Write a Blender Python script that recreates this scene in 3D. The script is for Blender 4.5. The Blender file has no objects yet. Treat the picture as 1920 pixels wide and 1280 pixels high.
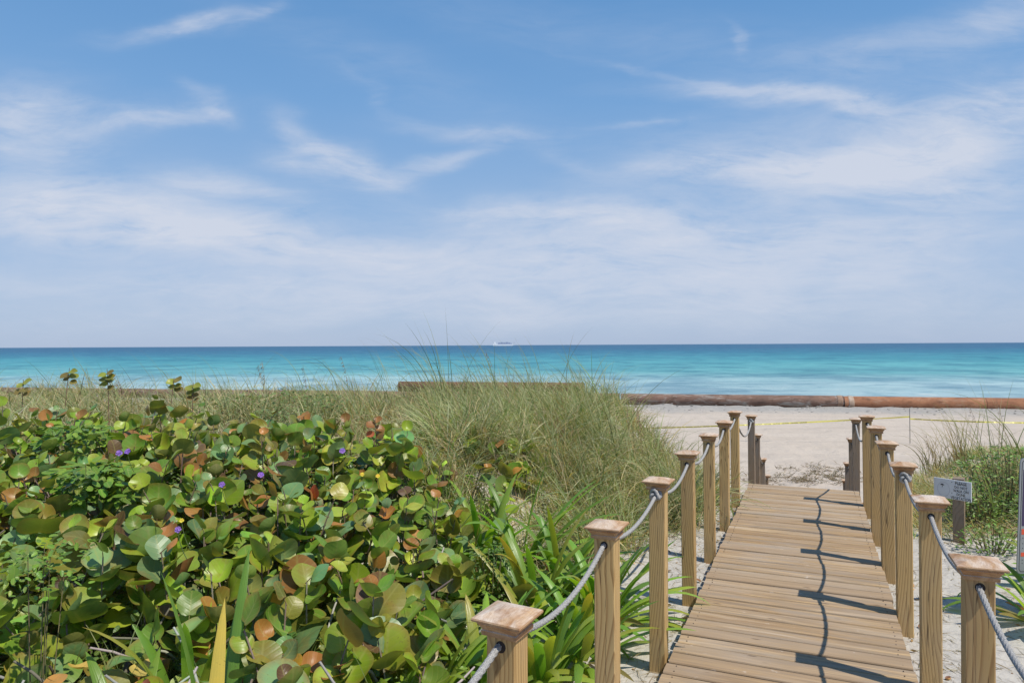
import bpy, math, random
import numpy as np
from mathutils import Vector, Matrix
R = math.radians
scene = bpy.context.scene
COL = scene.collection
rng = np.random.default_rng(7)
random.seed(7)

# ------------------------------------------------------------------ camera
FPX = 1300.0
CAMZ = 1.66
cam = bpy.data.objects.new('camera', bpy.data.cameras.new('camera'))
COL.objects.link(cam)
cam.location = (0, 0, CAMZ)
cam.rotation_euler = (R(90.3), R(0.298), 0)
cam.data.sensor_width = 36
cam.data.lens = FPX / 1920 * 36
cam.data.clip_start = 0.05
cam.data.clip_end = 60000
scene.camera = cam

# ------------------------------------------------------------------ light
SUN_EL = 59.0
SUN_V = Vector((0.769, -0.640, 0)) * math.cos(R(SUN_EL)) + Vector((0, 0, math.sin(R(SUN_EL))))
sun = bpy.data.objects.new('sun', bpy.data.lights.new('sun', 'SUN'))
COL.objects.link(sun)
sun.data.energy = 4.4
sun.data.angle = R(0.5)
sun.data.color = (1.0, 0.94, 0.83)
sun.rotation_euler = SUN_V.to_track_quat('Z', 'Y').to_euler()
scene.view_settings.view_transform = 'Standard'
scene.view_settings.look = 'None'
scene.view_settings.exposure = 0.0
scene.view_settings.gamma = 1.0

# ------------------------------------------------------------------ sky
world = bpy.data.worlds.new('World')
scene.world = world
world.use_nodes = True
wt = world.node_tree
wt.nodes.clear()


class NT:
    """tiny helper round a node tree"""
    def __init__(s, t): s.t = t; s.L = t.links
    def n(s, typ, **kw):
        nd = s.t.nodes.new(typ)
        for k, v in kw.items(): setattr(nd, k, v)
        return nd
    def put(s, sock, v):
        if isinstance(v, bpy.types.NodeSocket): s.L.new(v, sock)
        elif isinstance(v, bpy.types.Node): s.L.new(v.outputs[0], sock)
        else: sock.default_value = v
    def m(s, op, a, b=0.0, c=0.0, clamp=False):
        nd = s.n('ShaderNodeMath', operation=op, use_clamp=clamp)
        s.put(nd.inputs[0], a); s.put(nd.inputs[1], b)
        if op in ('MULTIPLY_ADD', 'COMPARE', 'WRAP', 'SMOOTH_MIN', 'SMOOTH_MAX'): s.put(nd.inputs[2], c)
        return nd.outputs[0]
    def vm(s, op, a, b=(0, 0, 0), sc=None):
        nd = s.n('ShaderNodeVectorMath', operation=op)
        s.put(nd.inputs[0], a)
        if sc is None: s.put(nd.inputs[1], b)
        else: s.put(nd.inputs['Scale'], sc)
        return nd.outputs['Value'] if op in ('LENGTH', 'DOT_PRODUCT', 'DISTANCE') else nd.outputs[0]
    def mix(s, f, a, b, mode='MIX'):
        nd = s.n('ShaderNodeMix', data_type='RGBA', blend_type=mode)
        s.put(nd.inputs[0], f)
        for i, v in ((6, a), (7, b)):
            if isinstance(v, tuple) and len(v) == 3: v = v + (1,)
            s.put(nd.inputs[i], v)
        return nd.outputs[2]
    def ramp(s, f, stops, interp='LINEAR'):
        nd = s.n('ShaderNodeValToRGB')
        cr = nd.color_ramp; cr.interpolation = interp
        while len(cr.elements) < len(stops): cr.elements.new(0.5)
        for e, (p, c) in zip(cr.elements, stops):
            e.position = p
            e.color = (c, c, c, 1) if not isinstance(c, tuple) else c + (1,)
        s.put(nd.inputs[0], f)
        return nd.outputs[0]
    def noise(s, vec, scale, detail=4, rough=0.5, dist=0.0, col=False, lac=2.0):
        nd = s.n('ShaderNodeTexNoise')
        s.put(nd.inputs['Vector'], vec)
        nd.inputs['Scale'].default_value = scale; nd.inputs['Detail'].default_value = detail
        nd.inputs['Roughness'].default_value = rough; nd.inputs['Distortion'].default_value = dist
        nd.inputs['Lacunarity'].default_value = lac
        return nd.outputs['Color'] if col else nd.outputs['Fac']
    def comb(s, x, y, z):
        nd = s.n('ShaderNodeCombineXYZ')
        s.put(nd.inputs[0], x); s.put(nd.inputs[1], y); s.put(nd.inputs[2], z)
        return nd.outputs[0]
    def sep(s, v):
        nd = s.n('ShaderNodeSeparateXYZ'); s.put(nd.inputs[0], v)
        return nd.outputs
    def bump(s, h, strength, dist, normal=None):
        nd = s.n('ShaderNodeBump')
        nd.inputs['Strength'].default_value = strength; nd.inputs['Distance'].default_value = dist
        s.put(nd.inputs['Height'], h)
        if normal is not None: s.put(nd.inputs['Normal'], normal)
        return nd.outputs[0]


w = NT(wt)
tc = w.n('ShaderNodeTexCoord')
dirv = w.vm('NORMALIZE', tc.outputs['Generated'])
dx, dy, dz = w.sep(dirv)
sky = w.n('ShaderNodeTexSky', sky_type='NISHITA')
sky.sun_disc = False
sky.sun_elevation = R(SUN_EL)
sky.sun_rotation = math.atan2(SUN_V.x, SUN_V.y)
sky.air_density = 1.0; sky.dust_density = 0.6; sky.ozone_density = 1.6
nish = w.vm('SCALE', sky.outputs[0], sc=0.10)
grad = w.ramp(dz, [(0.0, (.42, .525, .715)), (.03, (.41, .53, .73)), (.10, (.375, .52, .755)), (.187, (.30, .475, .745)),
                   (.325, (.185, .385, .70)), (.45, (.125, .315, .63)), (1.0, (.06, .17, .43))])
base_sky = w.mix(0.9, nish, grad)
# sky-fixed coordinates in front of the bay (gnomonic, 1300 units per unit slope)
dyc = w.m('MAXIMUM', dy, 0.08)
qx = w.m('MULTIPLY_ADD', w.m('DIVIDE', dx, dyc), 1300.0, 960.0)
qy = w.m('MULTIPLY_ADD', w.m('DIVIDE', dz, dyc), -1300.0, 647.0)
q = w.comb(qx, qy, 0.0)
# domain warp for wisps
wn = w.noise(w.vm('MULTIPLY', q, (0.0016, 0.0034, 0)), 1.0, 3, .55, 0, col=True)
q1 = w.vm('ADD', q, w.vm('MULTIPLY', w.vm('SUBTRACT', wn, (.5, .5, .5)), (330, 130, 0)))
wn2 = w.noise(w.vm('MULTIPLY', q, (0.006, 0.014, 0)), 1.0, 4, .6, 0, col=True)
qw = w.vm('ADD', q1, w.vm('MULTIPLY', w.vm('SUBTRACT', wn2, (.5, .5, .5)), (90, 42, 0)))
# (cx, cy, sx, sy, angle, amplitude)
BLOBS = [(320, 42, 120, 17, -8, .75), (480, 25, 60, 12, -25, .35), (60, 225, 130, 62, 6, .85), (290, 216, 95, 16, -6, .75), (390, 200, 55, 14, 25, .55),
         (620, 275, 85, 24, 28, .95), (590, 305, 75, 24, 12, .70), (680, 310, 40, 26, -55, .45), (800, 292, 95, 14, -14, .55), (900, 245, 105, 15, 6, .55),
         (380, 330, 85, 20, 4, .45), (470, 350, 80, 20, 14, .45), (190, 395, 270, 50, 5, .95), (60, 370, 160, 60, 0, .45), (520, 462, 280, 28, 5, .90), (330, 440, 220, 40, 6, .5),
         (340, 540, 420, 26, 2, .45), (1420, 190, 190, 17, 6, .75), (1600, 215, 150, 18, 6, .55), (1180, 235, 100, 9, -3, .30),
         (1400, 320, 200, 26, -4, .9), (1650, 330, 280, 48, 3, 1.0), (1650, 290, 420, 110, -6, .32), (200, 410, 380, 80, 0, .3), (1150, 60, 420, 60, 10, .12), (700, 120, 300, 50, 20, .12), (1700, 110, 260, 40, -8, .3), (1800, 265, 220, 46, -14, .85), (1880, 190, 150, 40, -14, .5),
         (1050, 405, 240, 26, 3, .85), (1300, 450, 400, 52, 2, .8), (1650, 430, 300, 40, 0, .5), (1300, 540, 560, 60, 0, .7), (700, 590, 900, 40, 0, .4), (1880, 40, 90, 34, -10, .55),
         (1370, 80, 34, 9, 60, .3), (1230, 140, 140, 8, 16, .22), (900, 500, 560, 50, 0, .5), (720, 180, 70, 12, 30, .25), (1050, 300, 60, 12, 20, .25)]
acc = None
for cx, cy, sx, sy, ang, amp in BLOBS:
    mp = w.n('ShaderNodeMapping', vector_type='TEXTURE')
    w.L.new(qw, mp.inputs[0])
    mp.inputs['Location'].default_value = (cx, cy, 0)
    mp.inputs['Rotation'].default_value = (0, 0, R(ang))
    mp.inputs['Scale'].default_value = (sx, sy, 1)
    l = w.vm('LENGTH', mp.outputs[0])
    e = w.m('MULTIPLY', w.m('EXPONENT', w.m('MULTIPLY', w.m('MULTIPLY', l, l), -1.0)), amp)
    acc = e if acc is None else w.m('ADD', acc, e)
mp = w.n('ShaderNodeMapping'); w.L.new(q1, mp.inputs[0])
mp.inputs['Rotation'].default_value = (0, 0, R(9)); mp.inputs['Scale'].default_value = (0.0042, 0.019, 1)
fib = w.noise(mp.outputs[0], 1.0, 7, .62, .6)
soft = w.noise(w.vm('MULTIPLY', q, (0.004, 0.009, 0)), 1.0, 5, .55, .3)
tex = w.m('ADD', w.m('MULTIPLY', fib, 0.75), w.m('MULTIPLY', soft, 0.75))
fine = w.noise(w.vm('MULTIPLY', qw, (.012, .06, 0)), 1.0, 6, .65, .4)
tex = w.m('MULTIPLY_ADD', w.m('SUBTRACT', fine, .5), .45, tex)
cl = w.m('MULTIPLY', acc, w.m('MULTIPLY_ADD', tex, 2.5, -1.08))
cl = w.ramp(w.m('MULTIPLY', cl, .72), [(0.0, 0.0), (0.22, .27), (.5, .56), (1.0, .86)], 'LINEAR')
# faint generic cirrus everywhere else
gen = w.noise(w.vm('MULTIPLY', w.comb(w.m('DIVIDE', dx, w.m('ADD', w.m('ABSOLUTE', dz), .12)), w.m('DIVIDE', dy, w.m('ADD', w.m('ABSOLUTE', dz), .12)), 0.0), (1.2, .8, 0)), 1.0, 6, .6, 1.0)
gen = w.ramp(gen, [(.52, 0.0), (.8, .28)])
back = w.m('SUBTRACT', 1.0, w.ramp(dy, [(0.08, 0.0), (.3, 1.0)]))
front = w.ramp(dy, [(0.08, 0.0), (.3, 1.0)])
cm = w.m('ADD', w.m('MULTIPLY', cl, front), w.m('MULTIPLY', gen, back), clamp=True)
skyc = w.mix(cm, base_sky, (.66, .70, .80))
bg = w.n('ShaderNodeBackground')
w.L.new(skyc, bg.inputs[0]); bg.inputs[1].default_value = 1.0
wo = w.n('ShaderNodeOutputWorld'); w.L.new(bg.outputs[0], wo.inputs[0])


# ------------------------------------------------------------------ helpers
def tag(o, label=None, cat=None, group=None, kind=None):
    if label: o['label'] = label
    if cat: o['category'] = cat
    if group: o['group'] = group
    if kind: o['kind'] = kind
    return o


def empty(name, loc=(0, 0, 0), rz=0.0, label=None, cat=None, group=None):
    o = bpy.data.objects.new(name, None); COL.objects.link(o)
    o.empty_display_size = .1
    o.location = loc; o.rotation_euler = (0, 0, rz)
    return tag(o, label, cat, group)


def link(name, me, parent=None, loc=(0, 0, 0), rot=(0, 0, 0)):
    o = bpy.data.objects.new(name, me); COL.objects.link(o)
    o.parent = parent; o.location = loc; o.rotation_euler = rot
    return o


def raw_mesh(name, V, F, mat=None, uv=None, col=None, smooth=False):
    """V (n,3); F list of int arrays (m,k)."""
    V = np.asarray(V, dtype=np.float32).reshape(-1, 3)
    me = bpy.data.meshes.new(name)
    F = [np.asarray(f, dtype=np.int32) for f in F if len(f)]
    nl = sum(f.size for f in F); npoly = sum(len(f) for f in F)
    me.vertices.add(len(V)); me.vertices.foreach_set('co', V.ravel())
    me.loops.add(nl); me.polygons.add(npoly)
    me.loops.foreach_set('vertex_index', np.concatenate([f.ravel() for f in F]))
    st = []; off = 0
    for f in F:
        st.append(off + np.arange(len(f)) * f.shape[1]); off += f.size
    me.polygons.foreach_set('loop_start', np.concatenate(st).astype(np.int32))
    if smooth: me.polygons.foreach_set('use_smooth', np.ones(npoly, dtype=bool))
    me.update(calc_edges=True)
    if uv is not None:
        a = me.attributes.new('uvw', 'FLOAT_VECTOR', 'POINT'); a.data.foreach_set('vector', np.asarray(uv, dtype=np.float32).ravel())
    if col is not None:
        c = np.ones((len(V), 4), dtype=np.float32); c[:, :3] = np.asarray(col).reshape(-1, 3)
        a = me.attributes.new('col', 'FLOAT_COLOR', 'POINT'); a.data.foreach_set('color', c.ravel())
    if mat: me.materials.append(mat)
    me.validate()
    return me


class MB:
    """collects simple solids for one mesh"""
    def __init__(s): s.v = []; s.f = []; s.n = 0; s.c = []
    def add(s, v, f, c=(1, 1, 1)):
        v = np.asarray(v, dtype=float).reshape(-1, 3)
        for q_ in f: s.f.append([i + s.n for i in q_])
        s.v.append(v); s.n += len(v); s.c.append(np.tile(np.array(c, dtype=float), (len(v), 1)))
    def box(s, x0, x1, y0, y1, z0, z1, c=(1, 1, 1)):
        v = [(x0, y0, z0), (x1, y0, z0), (x1, y1, z0), (x0, y1, z0), (x0, y0, z1), (x1, y0, z1), (x1, y1, z1), (x0, y1, z1)]
        s.add(v, [(0, 3, 2, 1), (4, 5, 6, 7), (0, 1, 5, 4), (1, 2, 6, 5), (2, 3, 7, 6), (3, 0, 4, 7)], c)
    def stack(s, secs, c=(1, 1, 1), n=4):
        """square sections: (half, z[, dx, dy])"""
        vs = []; fs = []
        for sec in secs:
            h_, z_ = sec[0], sec[1]
            ox, oy = (sec[2], sec[3]) if len(sec) > 2 else (0, 0)
            vs += [(ox - h_, oy - h_, z_), (ox + h_, oy - h_, z_), (ox + h_, oy + h_, z_), (ox - h_, oy + h_, z_)]
        for k in range(len(secs) - 1):
            for j in range(4):
                a = 4 * k + j; b = 4 * k + (j + 1) % 4
                fs.append((a, b, b + 4, a + 4))
        fs.append((3, 2, 1, 0)); t = 4 * (len(secs) - 1); fs.append((t, t + 1, t + 2, t + 3))
        s.add(vs, fs, c)
    def tube(s, pts, rad, n=8, c=(1, 1, 1), lobes=0, pitch=0.1, amp=0.0):
        pts = np.asarray(pts, dtype=float)
        T = np.gradient(pts, axis=0); T /= np.linalg.norm(T, axis=1)[:, None] + 1e-9
        ref = np.array([0, 0, 1.0]) if abs(T[0][2]) < .9 else np.array([1.0, 0, 0])
        vs = []; u = None; d = 0
        rad = np.broadcast_to(rad, (len(pts),))
        for i in range(len(pts)):
            t = T[i]
            u = ref - t * ref.dot(t) if u is None else u - t * u.dot(t)
            u = u / np.linalg.norm(u); b = np.cross(t, u)
            if i: d += np.linalg.norm(pts[i] - pts[i - 1])
            for k in range(n):
                th = 2 * math.pi * k / n
                r_ = rad[i] * (1 + amp * abs(math.cos(lobes / 2 * (th - 2 * math.pi * d / pitch))) - amp * .6 if lobes else 1)
                vs.append(pts[i] + r_ * (math.cos(th) * u + math.sin(th) * b))
        fs = []
        for i in range(len(pts) - 1):
            for k in range(n):
                a = i * n + k; b_ = i * n + (k + 1) % n
                fs.append((a, b_, b_ + n, a + n))
        fs.append(tuple(range(n))[::-1]); m_ = (len(pts) - 1) * n; fs.append(tuple(range(m_, m_ + n)))
        s.add(vs, fs, c)
    def mesh(s, name, mat, smooth=False, bevel=0.0):
        V = np.concatenate(s.v); C = np.concatenate(s.c)
        me = bpy.data.meshes.new(name)
        me.from_pydata([tuple(p) for p in V], [], s.f); me.update()
        a = me.attributes.new('col', 'FLOAT_COLOR', 'POINT')
        cc = np.ones((len(V), 4), dtype=np.float32); cc[:, :3] = C
        a.data.foreach_set('color', cc.ravel())
        if smooth: me.polygons.foreach_set('use_smooth', np.ones(len(me.polygons), dtype=bool))
        me.materials.append(mat)
        if bevel:
            import bmesh
            bm = bmesh.new(); bm.from_mesh(me)
            bmesh.ops.bevel(bm, geom=list(bm.edges), offset=bevel, segments=2, affect='EDGES', profile=.6)
            bm.to_mesh(me); bm.free()
        return me


def ss(x, a, b):
    t = np.clip((np.asarray(x, dtype=float) - a) / (b - a), 0, 1)
    return t * t * (3 - 2 * t)


_wr = np.random.default_rng(3)
_W = [(k, _wr.uniform(0, 2 * np.pi), _wr.uniform(0, 2 * np.pi)) for k in range(64)]


def bumps(x, y, lam, n=10, seed=0):
    """smooth pseudo-noise about -1..1"""
    out = 0
    for i in range(n):
        k, a, p = _W[(i + seed * 11) % 64]
        f = 2 * np.pi / (lam * (0.55 + 1.1 * ((i * 0.618 + seed * .37) % 1)))
        out = out + np.sin(f * (x * np.cos(a) + y * np.sin(a)) + p + seed)
    return out / math.sqrt(n) * .8


S23, C23 = math.sin(R(23.49)), math.cos(R(23.49))
def uv_of(X, Y): return S23 * X + C23 * Y, C23 * X - S23 * Y
def xy_of(u, v): return S23 * u + C23 * v, C23 * u - S23 * v
BEACH = -1.74


def plateau(X, Y):
    u, v = uv_of(X, Y)
    st = 2.1 - .85 * ss(Y, 4, 7)
    L = ss(-v, st, st + 1.9)
    A = .12 + .60 * ss(Y, 3, 7)
    Rr = ss(v, 1.2, 3.4) * (.16 + .12 * bumps(X, Y, 2.0, 6, 2))
    cor = 1 - ss(np.abs(v + .13), .75, 1.6)
    return -.125 + L * (A + .09 * bumps(X, Y, 3.2, 8, 1)) + Rr + (1 - .8 * cor) * .022 * bumps(X, Y, .55, 10, 3)


def ground(X, Y):
    X = np.asarray(X, dtype=float); Y = np.asarray(Y, dtype=float)
    u, v = uv_of(X, Y)
    E = 8.5 + 3.3 * ss(-v, 1.1, 3.5) + 1.6 * ss(v, .8, 2.5) + .35 * bumps(X, Y * 0, 5, 6, 4)
    t = ss(Y, E, E + 3.6)
    q_ = Y + .23 * X
    B = BEACH + .022 * bumps(X, Y, 1.1, 12, 5) + .03 * bumps(X, Y, 4.0, 8, 6) - ss(q_, 43, 62) * 2.4 - ss(q_, 60, 200) * 6
    B = B + .10 * np.exp(-((q_ - 39.7) / 1.1) ** 2) * (1 + .7 * bumps(X, Y, 1.6, 8, 7))
    g = plateau(X, Y) * (1 - t) + B * t
    zst = np.maximum(-.26 - .382 * (u - 8.85), B)          # the sand is cut away under the steps
    k = (1 - ss(np.abs(v + .13), .72, 1.15)) * ss(u, 8.66, 8.80)
    return g * (1 - k) + np.minimum(g, zst) * k


def px_ray(px, py):
    """slope per metre forward of the sight line through a photo pixel"""
    hx = 647 - .0052 * (px - 960)
    return (px - 960) / FPX + .0052 * (py - 647) / FPX, -(py - hx) / FPX


def at(px, py, Y):
    a, b = px_ray(px, py)
    return np.array([a * Y, Y, CAMZ + b * Y])


def on_ground(px, py, extra=0.0):
    a, b = px_ray(px, py)
    Y = np.linspace(1.2, 60, 6000)
    hit = CAMZ + b * Y <= ground(a * Y, Y) + extra
    k = int(np.argmax(hit)) if hit.any() else len(Y) - 1
    return float(a * Y[k]), float(Y[k]), float(ground(a * Y[k], Y[k]))


# ------------------------------------------------------------------ materials
def new_mat(name):
    m = bpy.data.materials.new(name); m.use_nodes = True
    t = NT(m.node_tree)
    b = next(n for n in m.node_tree.nodes if n.type == 'BSDF_PRINCIPLED')
    return m, t, b


def plain(name, col, rough=.6, metal=0.0, spec=.5):
    m, t, b = new_mat(name)
    g = t.n('ShaderNodeNewGeometry')
    f = t.noise(g.outputs['Position'], 9, 4, .6)
    c = t.mix(f, tuple(x * .86 for x in col), tuple(min(1, x * 1.12) for x in col))
    t.put(b.inputs['Base Color'], c)
    b.inputs['Roughness'].default_value = rough; b.inputs['Metallic'].default_value = metal
    b.inputs['Specular IOR Level'].default_value = spec
    return m


def mat_wood(name, early, late, grey, greyness=.25):
    m, t, b = new_mat(name)
    tcn = t.n('ShaderNodeTexCoord'); oi = t.n('ShaderNodeObjectInfo')
    rnd = oi.outputs['Random']
    off = t.comb(t.m('MULTIPLY', rnd, 37.0), t.m('MULTIPLY', rnd, 91.0), t.m('MULTIPLY', rnd, 53.0))
    P = tcn.outputs['Object']
    x, y, z = t.sep(P)
    low = t.noise(t.vm('ADD', t.vm('MULTIPLY', P, (1.2, 1.2, .9)), off), 1.0, 0, .5, 0, col=True)
    lr, lg, lb = t.sep(low)
    # knots: cells stretched along the post pull the rings in
    vo = t.n('ShaderNodeTexVoronoi'); t.put(vo.inputs['Vector'], t.vm('ADD', t.vm('MULTIPLY', P, (7.5, 7.5, 3.0)), off)); vo.inputs['Scale'].default_value = 1.0
    kd = t.ramp(vo.outputs['Distance'], [(0.0, 1.0), (.12, .55), (.42, 0.0)], 'EASE')
    ox = t.m('MULTIPLY_ADD', rnd, .10, -.11); oy = t.m('MULTIPLY_ADD', t.m('FRACT', t.m('MULTIPLY', rnd, 7.31)), .12, -.02)
    X2 = t.m('ADD', t.m('ADD', x, ox), t.m('MULTIPLY_ADD', lr, .26, -.13))
    Y2 = t.m('ADD', t.m('ADD', y, oy), t.m('MULTIPLY_ADD', lg, .26, -.13))
    r_ = t.m('SQRT', t.m('ADD', t.m('MULTIPLY', X2, X2), t.m('MULTIPLY', Y2, Y2)))
    r_ = t.m('ADD', r_, t.m('MULTIPLY', kd, .022))
    fr = t.m('FRACT', t.m('MULTIPLY', r_, 74.0))
    ring = t.ramp(fr, [(0.0, 0.05), (.55, .30), (.88, 1.0), (.97, .6), (1.0, .05)])
    fine = t.noise(t.vm('ADD', t.vm('MULTIPLY', P, (260, 260, 6)), off), 1.0, 4, .6)
    blot = t.noise(t.vm('ADD', t.vm('MULTIPLY', P, (9, 9, 2.2)), off), 1.0, 3, .6)
    c = t.mix(t.m('MULTIPLY', ring, .85), early, late)
    c = t.mix(t.m('MULTIPLY', t.ramp(fine, [(.35, 0.0), (.75, 1.0)]), .35), c, tuple(k * .72 for k in early))
    c = t.mix(t.m('MULTIPLY', t.ramp(vo.outputs['Distance'], [(0.0, 1.0), (.07, .8), (.11, 0.0)]), .75), c, tuple(k * .45 for k in late))
    tint = t.m('FRACT', t.m('MULTIPLY', rnd, 13.7))
    c = t.mix(t.m('MULTIPLY', tint, .35), c, tuple(k * .80 for k in late))
    c = t.mix(t.m('MULTIPLY', t.ramp(blot, [(.42, 0.0), (.7, 1.0)]), greyness), c, grey)
    # drying cracks
    ck = t.noise(t.vm('ADD', t.vm('MULTIPLY', P, (34, 34, 1.3)), off), 1.0, 2, .4)
    ckm = t.ramp(t.m('ABSOLUTE', t.m('SUBTRACT', ck, .62)), [(0.0, 1.0), (.006, .8), (.012, 0.0)])
    c = t.mix(t.m('MULTIPLY', ckm, .7), c, (.05, .032, .02))
    for ax, oth, k1, k2 in ((x, y, 3.7, 5.1), (y, x, 6.3, 8.9)):
        wig = t.noise(t.vm('ADD', t.vm('MULTIPLY', P, (0, 0, 5.0)), off), k1 / 3, 3, .6)
        cx = t.m('ADD', t.m('MULTIPLY_ADD', t.m('FRACT', t.m('MULTIPLY', rnd, k2 * 11)), .05, -.025), t.m('MULTIPLY_ADD', wig, .022, -.011))
        cm_ = t.ramp(t.m('MULTIPLY', t.m('ABSOLUTE', t.m('SUBTRACT', ax, cx)), 100.0), [(0.0, 1.0), (.06, .9), (.13, 0.0)])
        ext = t.ramp(t.noise(t.vm('ADD', t.vm('MULTIPLY', P, (0, 0, 1.6)), off), k2, 1, .5), [(.46, 0.0), (.54, 1.0)])
        c = t.mix(t.m('MULTIPLY', t.m('MULTIPLY', cm_, ext), .9), c, (.045, .028, .016))
    t.put(b.inputs['Base Color'], c)
    b.inputs['Roughness'].default_value = .72; b.inputs['Specular IOR Level'].default_value = .3
    hh = t.m('ADD', t.m('MULTIPLY', fine, .5), t.m('MULTIPLY', ring, -.35))
    hh = t.m('SUBTRACT', hh, t.m('MULTIPLY', ckm, 2.0))
    t.put(b.inputs['Normal'], t.bump(hh, .5, .0012))
    return m


M_POST = mat_wood('new_pine', (.65, .445, .195), (.29, .15, .05), (.40, .31, .22), .25)
M_GREYPOST = mat_wood('weathered_pine', (.36, .265, .18), (.21, .14, .09), (.25, .225, .21), .65)


def mat_cap():
    m, t, b = new_mat('cap_wood')
    tcn = t.n('ShaderNodeTexCoord'); oi = t.n('ShaderNodeObjectInfo'); rnd = oi.outputs['Random']
    off = t.comb(t.m('MULTIPLY', rnd, 37.0), t.m('MULTIPLY', rnd, 91.0), t.m('MULTIPLY', rnd, 53.0))
    P = tcn.outputs['Object']
    st = t.noise(t.vm('ADD', t.vm('MULTIPLY', P, (18, 5, 30)), off), 1.0, 5, .6, .8)
    gr = t.noise(t.vm('ADD', t.vm('MULTIPLY', P, (320, 24, 320)), off), 1.0, 4, .6)
    c = t.mix(t.ramp(st, [(.40, 0.0), (.62, 1.0)]), (.37, .19, .082), (.54, .345, .185))
    top = t.ramp(t.sep(tcn.outputs['Normal'])[2], [(.3, 0.0), (.75, 1.0)])
    bl = t.noise(t.vm('ADD', t.vm('MULTIPLY', P, (13, 7, 10)), off), 1.0, 6, .66, .5)
    paint = t.m('MULTIPLY', top, t.ramp(bl, [(.38, 0.0), (.62, 1.0)]))
    c = t.mix(paint, c, t.mix(t.m('FRACT', t.m('MULTIPLY', rnd, 5.3)), (.68, .52, .38), (.72, .63, .54)))
    c = t.mix(t.m('MULTIPLY', t.ramp(gr, [(.4, 0.0), (.75, 1.0)]), .45), c, (.20, .105, .06))
    dk = t.noise(t.vm('ADD', t.vm('MULTIPLY', P, (26, 26, 26)), off), 1.0, 5, .6)
    c = t.mix(t.m('MULTIPLY', t.ramp(dk, [(.58, 0.0), (.75, 1.0)]), .5), c, (.16, .09, .065))
    t.put(b.inputs['Base Color'], c)
    b.inputs['Roughness'].default_value = .6; b.inputs['Specular IOR Level'].default_value = .35
    t.put(b.inputs['Normal'], t.bump(t.m('ADD', gr, bl), .6, .0015))
    return m


M_CAP = mat_cap()


def mat_deck():
    m, t, b = new_mat('deck_wood')
    tcn = t.n('ShaderNodeTexCoord'); P = tcn.outputs['Object']
    at_ = t.n('ShaderNodeAttribute', attribute_name='col')
    r_, g_, b_ = t.sep(at_.outputs['Vector'])
    off = t.comb(t.m('MULTIPLY', r_, 61.0), t.m('MULTIPLY', g_, 17.0), t.m('MULTIPLY', b_, 33.0))
    P2 = t.vm('ADD', P, off)
    warp = t.noise(t.vm('MULTIPLY', P2, (1.6, 9, 9)), 1.0, 2, .5, 0, col=True)
    P3 = t.vm('ADD', P2, t.vm('MULTIPLY', t.vm('SUBTRACT', warp, (.5, .5, .5)), (0, .05, 0)))
    fine = t.noise(t.vm('MULTIPLY', P3, (3.2, 105, 60)), 1.0, 5, .68)
    mid = t.noise(t.vm('MULTIPLY', P3, (1.3, 38, 20)), 1.0, 5, .65)
    gs = t.noise(t.vm('MULTIPLY', P3, (1.1, 22, 9)), 1.0, 4, .6)
    blot = t.noise(t.vm('MULTIPLY', P2, (2.2, 7, 5)), 1.0, 4, .6)
    fr = t.m('FRACT', t.m('MULTIPLY', t.sep(P3)[1], 70.0))
    ring = t.ramp(fr, [(0, 0.0), (.6, .35), (.9, 1.0), (1, 0.0)])
    c = t.mix(t.ramp(mid, [(.35, 0.0), (.66, 1.0)]), (.63, .425, .205), (.31, .19, .095))
    c = t.mix(t.m('MULTIPLY', ring, .28), c, (.27, .18, .11))
    c = t.mix(t.m('MULTIPLY', t.ramp(fine, [(.42, 0.0), (.66, 1.0)]), .75), c, (.17, .115, .075))
    c = t.mix(t.m('MULTIPLY', t.ramp(gs, [(.50, 0.0), (.62, 1.0)]), .68), c, (.225, .175, .13))
    c = t.mix(t.m('MULTIPLY', t.ramp(gs, [(.30, 1.0), (.42, 0.0)]), .5), c, (.62, .52, .40))
    c = t.mix(t.m('MULTIPLY', t.ramp(blot, [(.45, 0.0), (.7, 1.0)]), .45), c, (.42, .36, .30))
    c = t.mix(t.m('MULTIPLY', r_, .5), c, (.44, .375, .30))
    c = t.mix(t.m('MULTIPLY', g_, .5), c, (.30, .19, .10))
    # scuffs of dry sand
    sc = t.noise(t.vm('MULTIPLY', P, (7, 14, 4)), 1.0, 6, .7)
    c = t.mix(t.m('MULTIPLY', t.ramp(sc, [(.64, 0.0), (.72, 1.0)]), .65), c, (.66, .58, .49))
    # knots
    vo = t.n('ShaderNodeTexVoronoi'); t.put(vo.inputs['Vector'], t.vm('MULTIPLY', P2, (3.0, 9.5, 5))); vo.inputs['Scale'].default_value = 1.0
    kn = t.ramp(vo.outputs['Distance'], [(0.0, 1.0), (.05, .8), (.1, 0.0)])
    c = t.mix(t.m('MULTIPLY', kn, .75), c, (.11, .07, .045))
    # screw heads near the board ends and middle
    x, y, z = t.sep(P)
    t.put(b.inputs['Base Color'], c)
    b.inputs['Roughness'].default_value = .78; b.inputs['Specular IOR Level'].default_value = .25
    t.put(b.inputs['Normal'], t.bump(t.m('ADD', t.m('MULTIPLY', fine, -1.0), t.m('MULTIPLY', mid, -1.0)), .7, .0022))
    return m


M_DECK = mat_deck()
M_SCREW = plain('screw_steel', (.12, .10, .09), .5, .6)
M_HOLE = plain('hole_shade', (.035, .025, .02), .9)  # near-black colour stands for the shade inside the rope holes


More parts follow.
